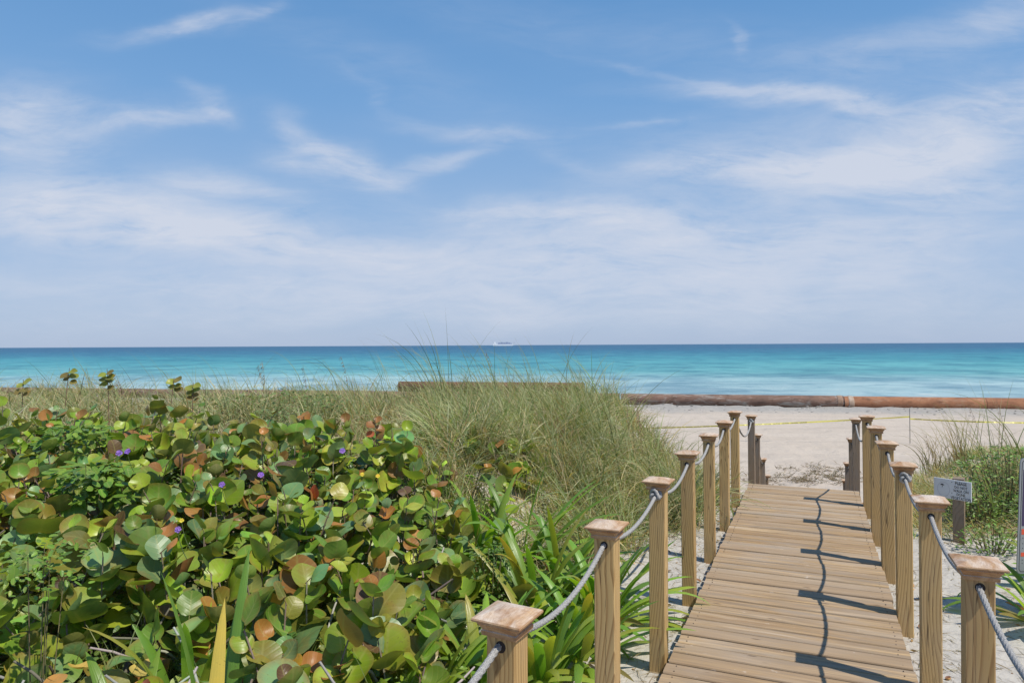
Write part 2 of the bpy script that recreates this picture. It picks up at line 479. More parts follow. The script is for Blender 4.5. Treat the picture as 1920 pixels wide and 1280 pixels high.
def mat_rope():
    m, t, b = new_mat('rope_fibre')
    P = t.n('ShaderNodeTexCoord').outputs['Object']
    a = t.noise(P, 420, 3, .7); c_ = t.noise(P, 60, 4, .65)
    c = t.mix(t.ramp(a, [(.35, 0.0), (.65, 1.0)]), (.13, .125, .125), (.56, .55, .53))
    c = t.mix(t.m('MULTIPLY', t.ramp(c_, [(.5, 0.0), (.7, 1.0)]), .5), c, (.34, .31, .29))
    t.put(b.inputs['Base Color'], c); b.inputs['Roughness'].default_value = .85; b.inputs['Specular IOR Level'].default_value = .2
    t.put(b.inputs['Normal'], t.bump(a, .9, .002))
    return m


M_ROPE = mat_rope()


def mat_sand():
    m, t, b = new_mat('sand')
    g = t.n('ShaderNodeNewGeometry'); P = g.outputs['Position']
    x, y, z = t.sep(P)
    n1 = t.noise(P, 1.1, 5, .6); n2 = t.noise(P, 7, 5, .65); n3 = t.noise(P, 150, 3, .6); n4 = t.noise(P, 30, 5, .7)
    dune = t.mix(n2, (.42, .39, .345), (.58, .54, .485))
    beach = t.mix(t.noise(t.vm('MULTIPLY', P, (.25, 1.2, 1)), 1.0, 6, .6), (.43, .36, .295), (.62, .54, .455))
    bf = t.ramp(t.m('MULTIPLY_ADD', z, -1.0, -.2), [(0.15, 0.0), (1.0, 1.0)])
    c = t.mix(bf, dune, beach)
    # grey dredged sand along the pipe
    qd = t.m('MULTIPLY_ADD', x, .23, y)
    gz = t.m('ADD', qd, t.m('MULTIPLY_ADD', t.noise(P, .35, 5, .65), 6.0, -3.0))
    grey = t.mix(t.noise(P, 4.5, 6, .7), (.20, .19, .175), (.52, .49, .45))
    c = t.mix(t.ramp(t.m('DIVIDE', gz, 60.0), [(.60, 0.0), (.645, .95), (.72, 1.0)]), c, grey)
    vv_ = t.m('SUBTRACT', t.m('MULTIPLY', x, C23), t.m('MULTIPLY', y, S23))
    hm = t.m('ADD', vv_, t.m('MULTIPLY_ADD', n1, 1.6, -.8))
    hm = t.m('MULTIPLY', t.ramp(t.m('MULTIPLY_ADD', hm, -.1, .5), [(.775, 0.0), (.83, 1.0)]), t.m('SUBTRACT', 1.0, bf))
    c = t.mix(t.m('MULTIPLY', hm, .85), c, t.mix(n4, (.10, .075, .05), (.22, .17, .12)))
    # litter specks in the dune sand
    sp = t.ramp(n4, [(.60, 0.0), (.70, 1.0)])
    lf = t.m('MULTIPLY', t.m('MULTIPLY', sp, t.ramp(n1, [(.42, 0.0), (.62, 1.0)])), t.m('SUBTRACT', 1.0, bf))
    c = t.mix(t.m('MULTIPLY', lf, .55), c, (.20, .15, .11))
    c = t.mix(t.m('MULTIPLY', t.ramp(n3, [(.55, 0.0), (.75, 1.0)]), .25), c, (.25, .21, .18))
    t.put(b.inputs['Base Color'], c); b.inputs['Roughness'].default_value = .95; b.inputs['Specular IOR Level'].default_value = .15
    foot = t.noise(P, 2.4, 4, .62)
    hh = t.m('ADD', t.m('MULTIPLY', foot, 1.9), t.m('ADD', t.m('MULTIPLY', n4, .25), t.m('MULTIPLY', n3, .05)))
    t.put(b.inputs['Normal'], t.bump(hh, .55, .10))
    return m


M_SAND = mat_sand()


def mat_sea():
    m, t, b = new_mat('sea_water')
    P = t.n('ShaderNodeNewGeometry').outputs['Position']
    x, y, z = t.sep(P)
    Ye = t.m('MULTIPLY_ADD', x, .10, y)
    wob = t.noise(t.vm('MULTIPLY', P, (.006, .02, 0)), 1.0, 5, .6)
    inv = t.m('DIVIDE', 5400.0, t.m('MAXIMUM', Ye, 30.0))       # shallow water has a high value
    inv = t.m('MULTIPLY', inv, t.m('MULTIPLY_ADD', wob, .5, .75))
    f = t.m('DIVIDE', inv, 110.0)
    c = t.ramp(f, [(0.0, (.032, .09, .19)), (.06, (.032, .11, .215)), (.13, (.038, .175, .275)), (.21, (.065, .295, .355)), (.33, (.11, .39, .415)),
                   (.46, (.18, .45, .455)), (.56, (.33, .53, .54)), (.66, (.42, .58, .59)), (1.0, (.50, .61, .61))])
    w1 = t.noise(t.vm('MULTIPLY', P, (.085, .05, 0)), 1.0, 3, .6); w2 = t.noise(t.vm('MULTIPLY', P, (.25, .30, 0)), 1.0, 4, .65); w3 = t.noise(t.vm('MULTIPLY', P, (.012, .012, 0)), 1.0, 4, .6)
    st1 = t.noise(t.vm('MULTIPLY', P, (.022, .11, 0)), 1.0, 6, .62)
    st2 = t.noise(t.vm('MULTIPLY', P, (.12, .55, 0)), 1.0, 5, .65)
    c = t.mix(t.m('MULTIPLY', t.ramp(st1, [(.42, 0.0), (.62, 1.0)]), .30), c, (.025, .17, .26))
    c = t.mix(t.m('MULTIPLY', t.ramp(st2, [(.48, 0.0), (.68, 1.0)]), .26), c, (.28, .50, .55))
    c = t.mix(t.m('MULTIPLY', t.ramp(w3, [(.45, 0.0), (.6, 1.0)]), .28), c, (.02, .20, .27))
    c = t.mix(t.m('MULTIPLY', t.ramp(w1, [(.50, 0.0), (.58, 1.0)]), .68), c, t.mix(1.0, c, (.5, .62, .72), 'MULTIPLY'))
    c = t.mix(t.m('MULTIPLY', t.ramp(w2, [(.52, 0.0), (.62, 1.0)]), .6), c, t.mix(1.0, c, (.45, .6, .7), 'MULTIPLY'))
    c = t.mix(t.m('MULTIPLY', t.ramp(w2, [(.3, 1.0), (.42, 0.0)]), .35), c, t.mix(1.0, c, (1.9, 1.35, 1.2), 'MULTIPLY'))
    fo = t.noise(t.vm('MULTIPLY', P, (.07, .45, 0)), 1.0, 6, .7)
    foam = t.m('MULTIPLY', t.ramp(fo, [(.64, 0.0), (.70, 1.0)]), t.ramp(f, [(.25, .25), (.6, .5), (.8, .9)]))
    c = t.mix(foam, c, (.72, .78, .79))
    t.put(b.inputs['Base Color'], c)
    b.inputs['Roughness'].default_value = .45; b.inputs['Specular IOR Level'].default_value = .16; b.inputs['IOR'].default_value = 1.33
    wv = t.noise(t.vm('MULTIPLY', P, (.35, 1.1, 0)), 1.0, 7, .65)
    t.put(b.inputs['Normal'], t.bump(wv, 1.0, .5))
    return m


M_SEA = mat_sea()


def mat_leaf(name, vein=(.42, .40, .12), rough=.39, trans=.28, veins='pinnate', under=(.17, .20, .075), spots=True):
    m, t, b = new_mat(name)
    c = t.n('ShaderNodeAttribute', attribute_name='col').outputs['Color']
    uvw = t.n('ShaderNodeAttribute', attribute_name='uvw').outputs['Vector']
    a, bb, rn = t.sep(uvw)
    g = t.n('ShaderNodeNewGeometry')
    ab = t.m('ABSOLUTE', bb)
    if veins == 'pinnate':
        mid = t.ramp(ab, [(0.0, 1.0), (.025, .7), (.045, 0.0)])
        s1 = t.m('SUBTRACT', a, t.m('MULTIPLY', ab, .62))
        fr = t.m('PINGPONG', t.m('MULTIPLY', s1, 4.6), .5)
        sv = t.ramp(fr, [(0.0, 1.0), (.05, .5), (.1, 0.0)])
        vv = t.m('MAXIMUM', mid, t.m('MULTIPLY', sv, .6))
        hgt = t.ramp(fr, [(0.0, 0.0), (.25, 1.0)])
    else:
        fr = t.m('PINGPONG', t.m('MULTIPLY', bb, 5.0), .5)
        vv = t.m('MULTIPLY', t.ramp(fr, [(0.0, .5), (.15, 0.0)]), .35)
        hgt = t.m('MULTIPLY', fr, 2.0)
    nz = t.noise(g.outputs['Position'], 26, 4, .6)
    c1 = t.mix(t.m('MULTIPLY_ADD', nz, .9, -.2), c, t.mix(1.0, c, (1.35, 1.2, .75), 'MULTIPLY'))
    if veins == 'pinnate':
        nb = t.noise(g.outputs['Position'], 9, 3, .6)
        c1 = t.mix(t.m('MULTIPLY', t.ramp(nb, [(.54, 0.0), (.66, 1.0)]), .36), c1, (.30, .16, .04))
    c1 = t.mix(t.m('MULTIPLY', vv, .34), c1, vein)
    if spots:
        sp = t.noise(g.outputs['Position'], 95, 3, .6)
        sp2 = t.noise(g.outputs['Position'], 14, 2, .5)
        c1 = t.mix(t.m('MULTIPLY', t.m('MULTIPLY', t.ramp(sp, [(.62, 0.0), (.70, 1.0)]), t.ramp(sp2, [(.45, 0.0), (.6, 1.0)])), .7), c1, (.13, .07, .03))
    c1 = t.mix(t.m('MULTIPLY', g.outputs['Backfacing'], .45), c1, under)
    t.put(b.inputs['Base Color'], c1)
    b.inputs['Roughness'].default_value = rough; b.inputs['Specular IOR Level'].default_value = .5
    t.put(b.inputs['Normal'], t.bump(t.m('ADD', t.m('MULTIPLY', hgt, .5), t.m('MULTIPLY', nz, .9)), .28, .003))
    tr = t.n('ShaderNodeBsdfTranslucent')
    t.put(tr.inputs[0], t.mix(1.0, c1, (1.5, 1.5, .55), 'MULTIPLY'))
    mx = t.n('ShaderNodeMixShader'); mx.inputs[0].default_value = trans
    t.L.new(b.outputs[0], mx.inputs[1]); t.L.new(tr.outputs[0], mx.inputs[2])
    out = next(n for n in m.node_tree.nodes if n.type == 'OUTPUT_MATERIAL')
    t.L.new(mx.outputs[0], out.inputs[0])
    return m


M_GRAPE = mat_leaf('sea_grape_leaf')
M_LILY = mat_leaf('strap_leaf', veins='long', rough=.38, trans=.34, under=(.12, .20, .04))
M_GRASS = mat_leaf('grass_blade', veins='long', rough=.55, trans=.22, under=(.16, .17, .08), spots=False)
M_HERB = mat_leaf('small_leaf', rough=.4, trans=.25, under=(.10, .16, .05), spots=False)
M_PETAL = mat_leaf('petal', vein=(.30, .18, .65), rough=.6, trans=.3, under=(.25, .16, .6), spots=False)


def mat_bark():
    m, t, b = new_mat('bark')
    g = t.n('ShaderNodeNewGeometry').outputs['Position']
    c0 = t.n('ShaderNodeAttribute', attribute_name='col').outputs['Color']
    c = t.mix(t.noise(g, 60, 4, .6), c0, t.mix(1.0, c0, (.5, .45, .42), 'MULTIPLY'))
    t.put(b.inputs['Base Color'], c); b.inputs['Roughness'].default_value = .85
    return m


M_BARK = mat_bark()


def mat_pipe(name, rust1, rust2, pale, amount):
    m, t, b = new_mat(name)
    tcn = t.n('ShaderNodeTexCoord'); P = tcn.outputs['Object']; oi = t.n('ShaderNodeObjectInfo')
    P = t.vm('ADD', P, t.comb(t.m('MULTIPLY', oi.outputs['Random'], 50.0), 0.0, 0.0))
    n1 = t.noise(t.vm('MULTIPLY', P, (.5, 1.2, 1.2)), 1.0, 6, .66, .6)
    n2 = t.noise(t.vm('MULTIPLY', P, (2.5, 5, 5)), 1.0, 6, .7)
    c = t.mix(t.ramp(n1, [(.35, 0.0), (.62, 1.0)]), rust1, rust2)
    c = t.mix(t.m('MULTIPLY', t.ramp(n2, [(.5, 0.0), (.68, 1.0)]), .6), c, tuple(k * .35 for k in rust2))
    n3 = t.noise(t.vm('MULTIPLY', P, (.8, 2.4, 2.4)), 1.0, 6, .7, 1.0)
    c = t.mix(t.m('MULTIPLY', t.ramp(n3, [(.52, 0.0), (.66, 1.0)]), amount), c, pale)
    t.put(b.inputs['Base Color'], c); b.inputs['Roughness'].default_value = .8; b.inputs['Specular IOR Level'].default_value = .25
    t.put(b.inputs['Normal'], t.bump(n2, .7, .03))
    return m


M_RUST = mat_pipe('orange_rust', (.44, .21, .11), (.29, .13, .07), (.52, .40, .30), .3)
M_RUSTGREY = mat_pipe('grey_rust', (.25, .15, .11), (.15, .095, .075), (.40, .37, .33), .75)
M_RUSTDARK = mat_pipe('dark_rust', (.21, .105, .065), (.12, .065, .045), (.25, .17, .12), .3)
M_FLANGE = mat_pipe('flange_rust', (.48, .36, .27), (.30, .18, .12), (.55, .48, .40), .5)
M_WHITE = plain('white_board', (.66, .68, .70), .45)
M_INK = plain('black_ink', (.03, .03, .035), .6)
M_GREYINK = plain('faded_ink', (.47, .49, .52), .6)
M_SILVER = plain('sign_aluminium', (.30, .315, .325), .45, .4)
M_RED = plain('sign_red', (.62, .085, .035), .5)
M_NAVY = plain('sign_navy', (.045, .03, .085), .4)
M_TAPE = plain('tape_yellow', (.80, .72, .16), .45)
M_STAKE = plain('stake_steel', (.10, .10, .10), .6)
M_HULL = plain('ship_white', (.88, .89, .90), .5)
M_CARGO = plain('ship_cargo', (.33, .38, .52), .7)
M_SEED = plain('seed_head', (.36, .24, .14), .9)


# ------------------------------------------------------------------ vectorised plants
def ribbons(base, az, lean0, bend, L, W, S=6, cols=None, tipcol=None, phi=None, fold=0.0, power=1.3, prof='blade', taper_base=.6, nc=2):
    base = np.asarray(base, float).reshape(-1, 3); N = len(base)
    f = lambda v: np.broadcast_to(np.asarray(v, float), (N,))
    az, lean0, bend, L, W = map(f, (az, lean0, bend, L, W))
    phi = f(0 if phi is None else phi)
    s = np.linspace(0, 1, S + 1)
    th = lean0[:, None] + bend[:, None] * s[None, :] ** power
    hx, hy = np.cos(az), np.sin(az)
    d = np.stack([np.sin(th) * hx[:, None], np.sin(th) * hy[:, None], np.cos(th)], -1)
    step = (d[:, 1:] + d[:, :-1]) / 2 * (L / S)[:, None, None]
    pos = np.concatenate([np.zeros((N, 1, 3)), np.cumsum(step, 1)], 1) + base[:, None, :]
    perp = np.stack([-hy, hx, np.zeros(N)], -1)[:, None, :]
    nrm = np.stack([np.cos(th) * hx[:, None], np.cos(th) * hy[:, None], -np.sin(th)], -1)
    side = np.cos(phi)[:, None, None] * perp + np.sin(phi)[:, None, None] * nrm
    up = -np.sin(phi)[:, None, None] * perp + np.cos(phi)[:, None, None] * nrm
    if prof == 'blade': wp = (taper_base + (1 - taper_base) * np.minimum(1, s * 4)) * (1 - s ** 2.2) + .02
    else: wp = (.62 + .38 * np.sin(np.minimum(1, s * 1.35) * np.pi / 2)) * np.clip((1 - s ** 5), .0, 1) ** .8 + .01
    hw = (W[:, None] / 2 * wp[None, :])[:, :, None]
    if nc == 2:
        V = np.stack([pos - side * hw, pos + side * hw], 2); ua = [-1, 1]
    else:
        V = np.stack([pos - side * hw, pos + up * hw * fold, pos + side * hw], 2); ua = [-1, 0, 1]
    k = nc
    idx = np.arange(N * (S + 1) * k).reshape(N, S + 1, k)
    Fq = np.concatenate([np.stack([idx[:, :-1, j], idx[:, :-1, j + 1], idx[:, 1:, j + 1], idx[:, 1:, j]], -1).reshape(-1, 4) for j in range(k - 1)])
    uvw = np.zeros((N, S + 1, k, 3)); uvw[..., 0] = s[None, :, None]; uvw[..., 1] = np.array(ua)[None, None, :] * .5
    uvw[..., 2] = rng.random((N, 1, 1))
    cols = np.broadcast_to(np.asarray(cols, float), (N, 3))
    tc_ = cols if tipcol is None else np.broadcast_to(np.asarray(tipcol, float), (N, 3))
    C = cols[:, None, :] * (1 - s[None, :, None] ** 1.6) + tc_[:, None, :] * s[None, :, None] ** 1.6
    C = np.repeat(C[:, :, None, :], k, 2)
    return V.reshape(-1, 3), Fq, uvw.reshape(-1, 3), C.reshape(-1, 3), pos


def join(parts):
    V = []; F = []; U = []; C = []; n = 0
    for p in parts:
        v, f, u, c = p[:4]
        V.append(v); U.append(u); C.append(c)
        for ff in (f if isinstance(f, list) else [f]): F.append(ff + n)
        n += len(v)
    q4 = [f for f in F if f.shape[1] == 4]; q3 = [f for f in F if f.shape[1] == 3]
    FF = ([np.concatenate(q4)] if q4 else []) + ([np.concatenate(q3)] if q3 else [])
    return np.concatenate(V), FF, np.concatenate(U), np.concatenate(C)


def leaf_template(kind='grape'):
    K = 22 if kind == 'grape' else 10
    ph = np.linspace(0, 2 * np.pi, K, endpoint=False) + np.pi      # first vertex at the petiole
    pts = [(0.5, 0.0)]; rr = [0.0]
    rings = (.36, .70, 1.0) if kind == 'grape' else (1.0,)
    for q_ in rings:
        for a in ph:
            da = (a - np.pi + np.pi) % (2 * np.pi) - np.pi
            if kind == 'grape':
                notch = 1 - .20 * np.exp(-(da / .28) ** 2) + .035 * np.cos(2 * a)
                x = .5 + .5 * q_ * np.cos(a) * (notch if q_ > .5 else 1); y = .56 * q_ * np.sin(a) * (notch if q_ > .5 else 1)
            else:
                x = .5 + .5 * q_ * np.cos(a); y = .26 * q_ * np.sin(a) * (1 - .25 * np.cos(a))
            pts.append((x, y)); rr.append(q_)
    F3 = [(0, 1 + k, 1 + (k + 1) % K) for k in range(K)]
    F4 = []
    for i in range(len(rings) - 1):
        for k in range(K):
            a = 1 + i * K + k; b = 1 + i * K + (k + 1) % K
            F4.append((a, a + K, b + K, b))
    return np.array(pts), np.array(rr), np.array(F3), np.array(F4).reshape(-1, 4)


def leaves(P, Nn, T, size, cols, cup=0.0, kind='grape', wave=.0, edge=None):
    tp, rr, F3, F4 = leaf_template(kind)
    P = np.asarray(P, float); N = len(P); M = len(tp)
    Nn = Nn / (np.linalg.norm(Nn, axis=1)[:, None] + 1e-9)
    T = T - Nn * (T * Nn).sum(1)[:, None]; T /= np.linalg.norm(T, axis=1)[:, None] + 1e-9
    Sd = np.cross(Nn, T)
    f = lambda v: np.broadcast_to(np.asarray(v, float), (N,))
    size, cup = f(size), f(cup)
    a = tp[None, :, 0].repeat(N, 0); b = tp[None, :, 1].repeat(N, 0)
    ph = rng.random((N, 1)) * 6.28
    asp = 1 + rng.normal(0, .07, (N, 1))
    b = b * asp
    # irregular rim
    b = b * (1 + .03 * np.sin(3 * a * 3.1 + ph) * rr[None, :]); a = a + rr[None, :] ** 2 * .02 * np.sin(b * 7 + ph * 2)
    c = cup[:, None] * rr[None, :] ** 2 * .5 + wave * rr[None, :] ** 3 * np.sin(3 * np.arctan2(b, a - .5) + ph)
    c = c + (np.sqrt(b * b + .02) * rng.uniform(-.10, .30, (N, 1)))            # fold on the midrib
    c = c - (a - .3).clip(0) ** 2 * rng.uniform(-.15, .35, (N, 1))  # tip droop
    V = P[:, None, :] + size[:, None, None] * (a[..., None] * T[:, None] + b[..., None] * Sd[:, None] + c[..., None] * Nn[:, None])
    off = (np.arange(N) * M)[:, None, None]
    F = [(F3[None] + off).reshape(-1, 3)]
    if len(F4): F.insert(0, (F4[None] + off).reshape(-1, 4))
    uvw = np.zeros((N, M, 3)); uvw[..., 0] = tp[None, :, 0]; uvw[..., 1] = tp[None, :, 1]; uvw[..., 2] = rng.random((N, 1))
    C = np.repeat(np.asarray(cols, float).reshape(-1, 1, 3), M, 1)
    if edge is not None:
        k = (rr[None, :, None] > .9) * np.asarray(edge, float).reshape(-1, 1, 1)
        C = C * (1 - .5 * k) + np.array([.30, .16, .05]) * .5 * k
    return V.reshape(-1, 3), F, uvw.reshape(-1, 3), C.reshape(-1, 3)


def tubes(pos, rad0, rad1, cols, n=4):
    """pos (N,S,3) -> thin tapered tubes"""
    N, S, _ = pos.shape
    T = np.gradient(pos, axis=1); T /= np.linalg.norm(T, axis=2)[..., None] + 1e-9
    ref = np.array([.31, .83, .12]); u = np.cross(T, ref); u /= np.linalg.norm(u, axis=2)[..., None]
    b = np.cross(T, u)
    f = lambda v: np.broadcast_to(np.asarray(v, float), (N,))
    s = np.linspace(0, 1, S)
    r_ = f(rad0)[:, None] * (1 - s) + f(rad1)[:, None] * s
    V = np.stack([pos + r_[..., None] * (math.cos(2 * math.pi * k / n) * u + math.sin(2 * math.pi * k / n) * b) for k in range(n)], 2)
    idx = np.arange(N * S * n).reshape(N, S, n)
    F = np.concatenate([np.stack([idx[:, :-1, k], idx[:, :-1, (k + 1) % n], idx[:, 1:, (k + 1) % n], idx[:, 1:, k]], -1).reshape(-1, 4) for k in range(n)])
    C = np.broadcast_to(np.asarray(cols, float).reshape(-1, 1, 1, 3), (N, S, n, 3)).reshape(-1, 3)
    return V.reshape(-1, 3), F, np.zeros((N * S * n, 3)), C


def pick(pal, wts, n, jit=.14):
    pal = np.array(pal); wts = np.array(wts, float); wts /= wts.sum()
    c = pal[rng.choice(len(pal), n, p=wts)]
    return np.clip(c * np.exp(rng.normal(0, jit, (n, 1))) * np.exp(rng.normal(0, .06, (n, 3))), 0, 1)


# ------------------------------------------------------------------ terrain and sea
def axis_lines(lo, hi, step, far_lo, far_hi, g=1.16):
    a = list(np.arange(lo, hi + 1e-6, step))
    s_ = step; x = hi
    while x < far_hi: s_ *= g; x += s_; a.append(x)
    s_ = step; x = lo; pre = []
    while x > far_lo: s_ *= g; x -= s_; pre.append(x)
    return np.array(pre[::-1] + a)


xs = axis_lines(-9, 9, .075, -900, 900, 1.07)
ys = axis_lines(0.5, 14, .075, -300, 900, 1.05)
GX, GY = np.meshgrid(xs, ys)
GZ = ground(GX, GY)
nx, ny = len(xs), len(ys)
idx = np.arange(nx * ny).reshape(ny, nx)
Fg = np.stack([idx[:-1, :-1], idx[:-1, 1:], idx[1:, 1:], idx[1:, :-1]], -1).reshape(-1, 4)
sand = link('sand', raw_mesh('sand', np.stack([GX, GY, GZ], -1).reshape(-1, 3), [Fg], M_SAND, smooth=True))
tag(sand, kind='structure')
SEA = -2.49
sx_ = axis_lines(-60, 60, 4, -26000, 26000, 1.2); sy_ = axis_lines(44, 120, 3, 20, 30000, 1.2)
GX2, GY2 = np.meshgrid(sx_, sy_)
n2x, n2y = len(sx_), len(sy_); idx = np.arange(n2x * n2y).reshape(n2y, n2x)
Fs = np.stack([idx[:-1, :-1], idx[:-1, 1:], idx[1:, 1:], idx[1:, :-1]], -1).reshape(-1, 4)
sea = link('sea', raw_mesh('sea', np.stack([GX2, GY2, GX2 * 0 + SEA], -1).reshape(-1, 3), [Fs], M_SEA, smooth=True))
tag(sea, kind='structure')

# ------------------------------------------------------------------ boardwalk
WROT = -R(23.49)
VL, VR = -.713, .458
walk = empty('boardwalk', (0, 0, 0), WROT, 'flat plank boardwalk leading straight towards the beach between two rows of rope posts', 'boardwalk')
mb = MB()
U_END = 8.73
u = U_END; k = 0
while u > -2.2:
    w_ = .1155 + random.uniform(-.004, .003)
    x0 = VL + random.uniform(-.006, .006); x1 = VR + random.uniform(-.006, .006)
    y1 = u; y0 = u - w_; zt = random.uniform(-.004, .0018); bv = .009
    sk = random.uniform(-.0012, .0012)
    prof = [(y0, -.034), (y1, -.034), (y1, zt - bv), (y1 - bv * .35, zt - bv * .35), (y1 - bv, zt - .0006), ((y0 + y1) / 2, zt + .0004), (y0 + bv, zt - .0006), (y0 + bv * .35, zt - bv * .35), (y0, zt - bv)]
    vs = [(x0, yy + sk, zz) for yy, zz in prof] + [(x1, yy - sk, zz) for yy, zz in prof]
    n_ = len(prof)
    fs = [tuple(range(n_)), tuple(range(2 * n_ - 1, n_ - 1, -1))] + [(i, i + n_, (i + 1) % n_ + n_, (i + 1) % n_) for i in range(n_)]
    mb.add(vs, fs, (random.random() ** 1.4, random.random() ** 1.6, random.random()))
    u -= .13
link('deck_boards', mb.mesh('deck_boards', M_DECK), walk)
for vx in (VL + .03, (VL + VR) / 2 - .02, VR - .07):
    mb = MB(); mb.box(vx, vx + .04, -2.2, U_END - .02, -.20, -.0365); link('joist', mb.mesh('joist', M_GREYPOST), walk)
mb = MB(); mb.box(VL + .075, VR - .075, U_END - .062, U_END - .024, -.19, -.037); link('end_board', mb.mesh('end_board', M_GREYPOST), walk)
mb = MB()
u = U_END - .061
while u > 0.6:
    for vx in (VL + .05, VR - .05):
        for du in (-.028, .028):
            cx_, cy_ = vx + random.uniform(-.006, .006), u + du + random.uniform(-.004, .004)
            vs = [(cx_ + .003 * math.cos(a), cy_ + .003 * math.sin(a), .0012) for a in np.linspace(0, 2 * math.pi, 8, endpoint=False)]
            vs += [(x_, y_, -.006) for x_, y_, _ in vs]
            mb.add(vs, [tuple(range(8))] + [(i, i + 8, (i + 1) % 8 + 8, (i + 1) % 8) for i in range(8)])
    u -= .13
tag(link('screws', mb.mesh('screws', M_SCREW), walk), kind='stuff')

stairs = empty('beach_stairs', (0, 0, 0), WROT, 'wooden steps going down from the far end of the boardwalk to the beach', 'stairs')
NS = 9
for i in range(NS):
    zt = -(i + 1) * .168; y0 = U_END + .015 + i * .44
    mb = MB()
    for j in range(3):
        mb.box(VL + .05, VR - .05, y0 + j * .146, y0 + j * .146 + .138, zt - .034, zt, (random.random(), random.random(), random.random()))
    link('tread', mb.mesh('tread', M_DECK), stairs)
for vx in (VL, VR - .04):
    vs = []; y0 = U_END + .01; y1 = U_END + NS * .44 + .02; z0 = -.06; z1 = -(NS) * .168 - .05
    mb = MB()
    v = [(vx, y0, z0 - .25), (vx, y1, z1 - .25), (vx, y1, z1), (vx, y0, z0), (vx + .038, y0, z0 - .25), (vx + .038, y1, z1 - .25), (vx + .038, y1, z1), (vx + .038, y0, z0)]
    mb.add(v, [(0, 1, 2, 3), (7, 6, 5, 4), (0, 4, 5, 1), (1, 5, 6, 2), (2, 6, 7, 3), (3, 7, 4, 0)])
    link('stringer', mb.mesh('stringer', M_GREYPOST), stairs)

# ------------------------------------------------------------------ posts
HW = .0435
HPOST = 1.054           # cap apex above the sand at the post
HOLE = .093             # hole below cap apex


def post_body(h_top, depth=.35):
    mb = MB(); c_ = .004
    # chamfered square section
    hw = HW
    ring = [(-hw + c_, -hw), (hw - c_, -hw), (hw, -hw + c_), (hw, hw - c_), (hw - c_, hw), (-hw + c_, hw), (-hw, hw - c_), (-hw, -hw + c_)]
    zs = [-depth, 0, h_top * .25, h_top * .5, h_top * .75, h_top]
    vs = [(x, y, z) for z in zs for x, y in ring]
    fs = [tuple(range(8))[::-1], tuple(range(8 * (len(zs) - 1), 8 * len(zs)))]
    for i in range(len(zs) - 1):
        for j in range(8):
            a = 8 * i + j; b = 8 * i + (j + 1) % 8; fs.append((a, b, b + 8, a + 8))
    mb.add(vs, fs)
    return mb.mesh('post_body', M_POST)


def cap_mesh():
    mb = MB()
    secs = [(.0455, -.006), (.0530, -.006), (.0538, .006), (.0505, .0085), (.0535, .0125), (.0560, .0190), (.0615, .0250), (.0632, .0272), (.0605, .0290), (.0620, .0322),
            (.0738, .0336), (.0748, .0385), (.0730, .0425), (.0690, .0442), (.0360, .0540), (.006, .0590)]
    mb.stack(secs)
    return mb.mesh('post_cap', M_CAP)


def hole_mesh(sgn):  # dark disc just proud of the face, painted shade instead of a drilled hole
    mb = MB()
    if True:
        n = 16
        vs = [(.0155 * math.cos(a), sgn * (HW + .0006), .0165 * math.sin(a)) for a in np.linspace(0, 2 * math.pi, n, endpoint=False)]
        vs += [(x_, sgn * (HW - .01), z_) for x_, _, z_ in vs]
        f0 = tuple(range(n)) if sgn < 0 else tuple(range(n))[::-1]
        mb.add(vs, [f0] + [(i, i + n, (i + 1) % n + n, (i + 1) % n) for i in range(n)])
    return mb.mesh('rope_hole_disc', M_HOLE)


BODY = post_body(HPOST - .058); CAPM = cap_mesh(); HOLEM = [hole_mesh(-1), hole_mesh(1)]
BODY_G = BODY.copy(); BODY_G.materials.clear(); BODY_G.materials.append(M_GREYPOST)
prng = random.Random(5)


def make_post(u_, v_, apex, label, grey=False):
    X, Y = xy_of(u_, v_)
    root = empty('rope_post', (X, Y, apex - HPOST), WROT + prng.uniform(-.035, .035), label, 'post', 'wooden posts holding the rope handrail')
    root.rotation_euler = (prng.uniform(-.006, .006), prng.uniform(-.008, .008), root.rotation_euler[2])
    link('post_body', BODY_G if grey else BODY, root)
    link('post_cap', CAPM, root, (0, 0, HPOST - .060), (prng.uniform(-.012, .012), prng.uniform(-.012, .012), prng.uniform(-.05, .05)))
    for hm_ in HOLEM: link('rope_hole_disc', hm_, root, (0, 0, HPOST - HOLE))
    return (u_, v_, apex)


APEX = .934
ORD = ['nearest', 'second nearest', 'third', 'fourth', 'fifth', 'sixth', 'seventh']
LEFT = [make_post(.73, -.79, APEX, 'post of the left row beside the viewer, below the picture edge')]
descL = ['nearest left post, cut by the bottom edge, with a bleached streaky square cap',
         'second post of the left row, pale wood, among the strap leaf lilies',
         'third post of the left row, with a knotted rope end on its face',
         'fourth post of the left row, beside the dune grass, cracked down its face',
         'fifth post of the left row, at the edge of the dune grass',
         'sixth post of the left row, with the tall grass right behind it',
         'seventh post of the left row, whose cap stands highest, last one beside the boards']
for i, d in enumerate(descL): LEFT.append(make_post(1.76 + 1.03 * i, -.79, APEX, d))
descLS = ['greyish left post at the head of the steps, knotted rope at its top',
          'grey post half hidden behind the first step post on the left', 'third post down the steps on the left, low with an orange cap',
          'lowest left post at the foot of the steps, only its top showing']
descRS = ['greyish right post at the head of the steps, no knot on it',
          'grey post half hidden behind the first step post on the right', 'third post down the steps on the right, low with a brown cap',
          'lowest right post at the foot of the steps, cap just above the boards']
SU = [10.1, 11.0, 12.3, 13.15]; SA = [.688, .32, -.24, -.66]
for uu, za, d in zip(SU, SA, descLS): LEFT.append(make_post(uu, -.79, za, d, True))
RIGHT = [make_post(1.77, .503, APEX, 'post of the right row standing beside the viewer, outside the picture')]
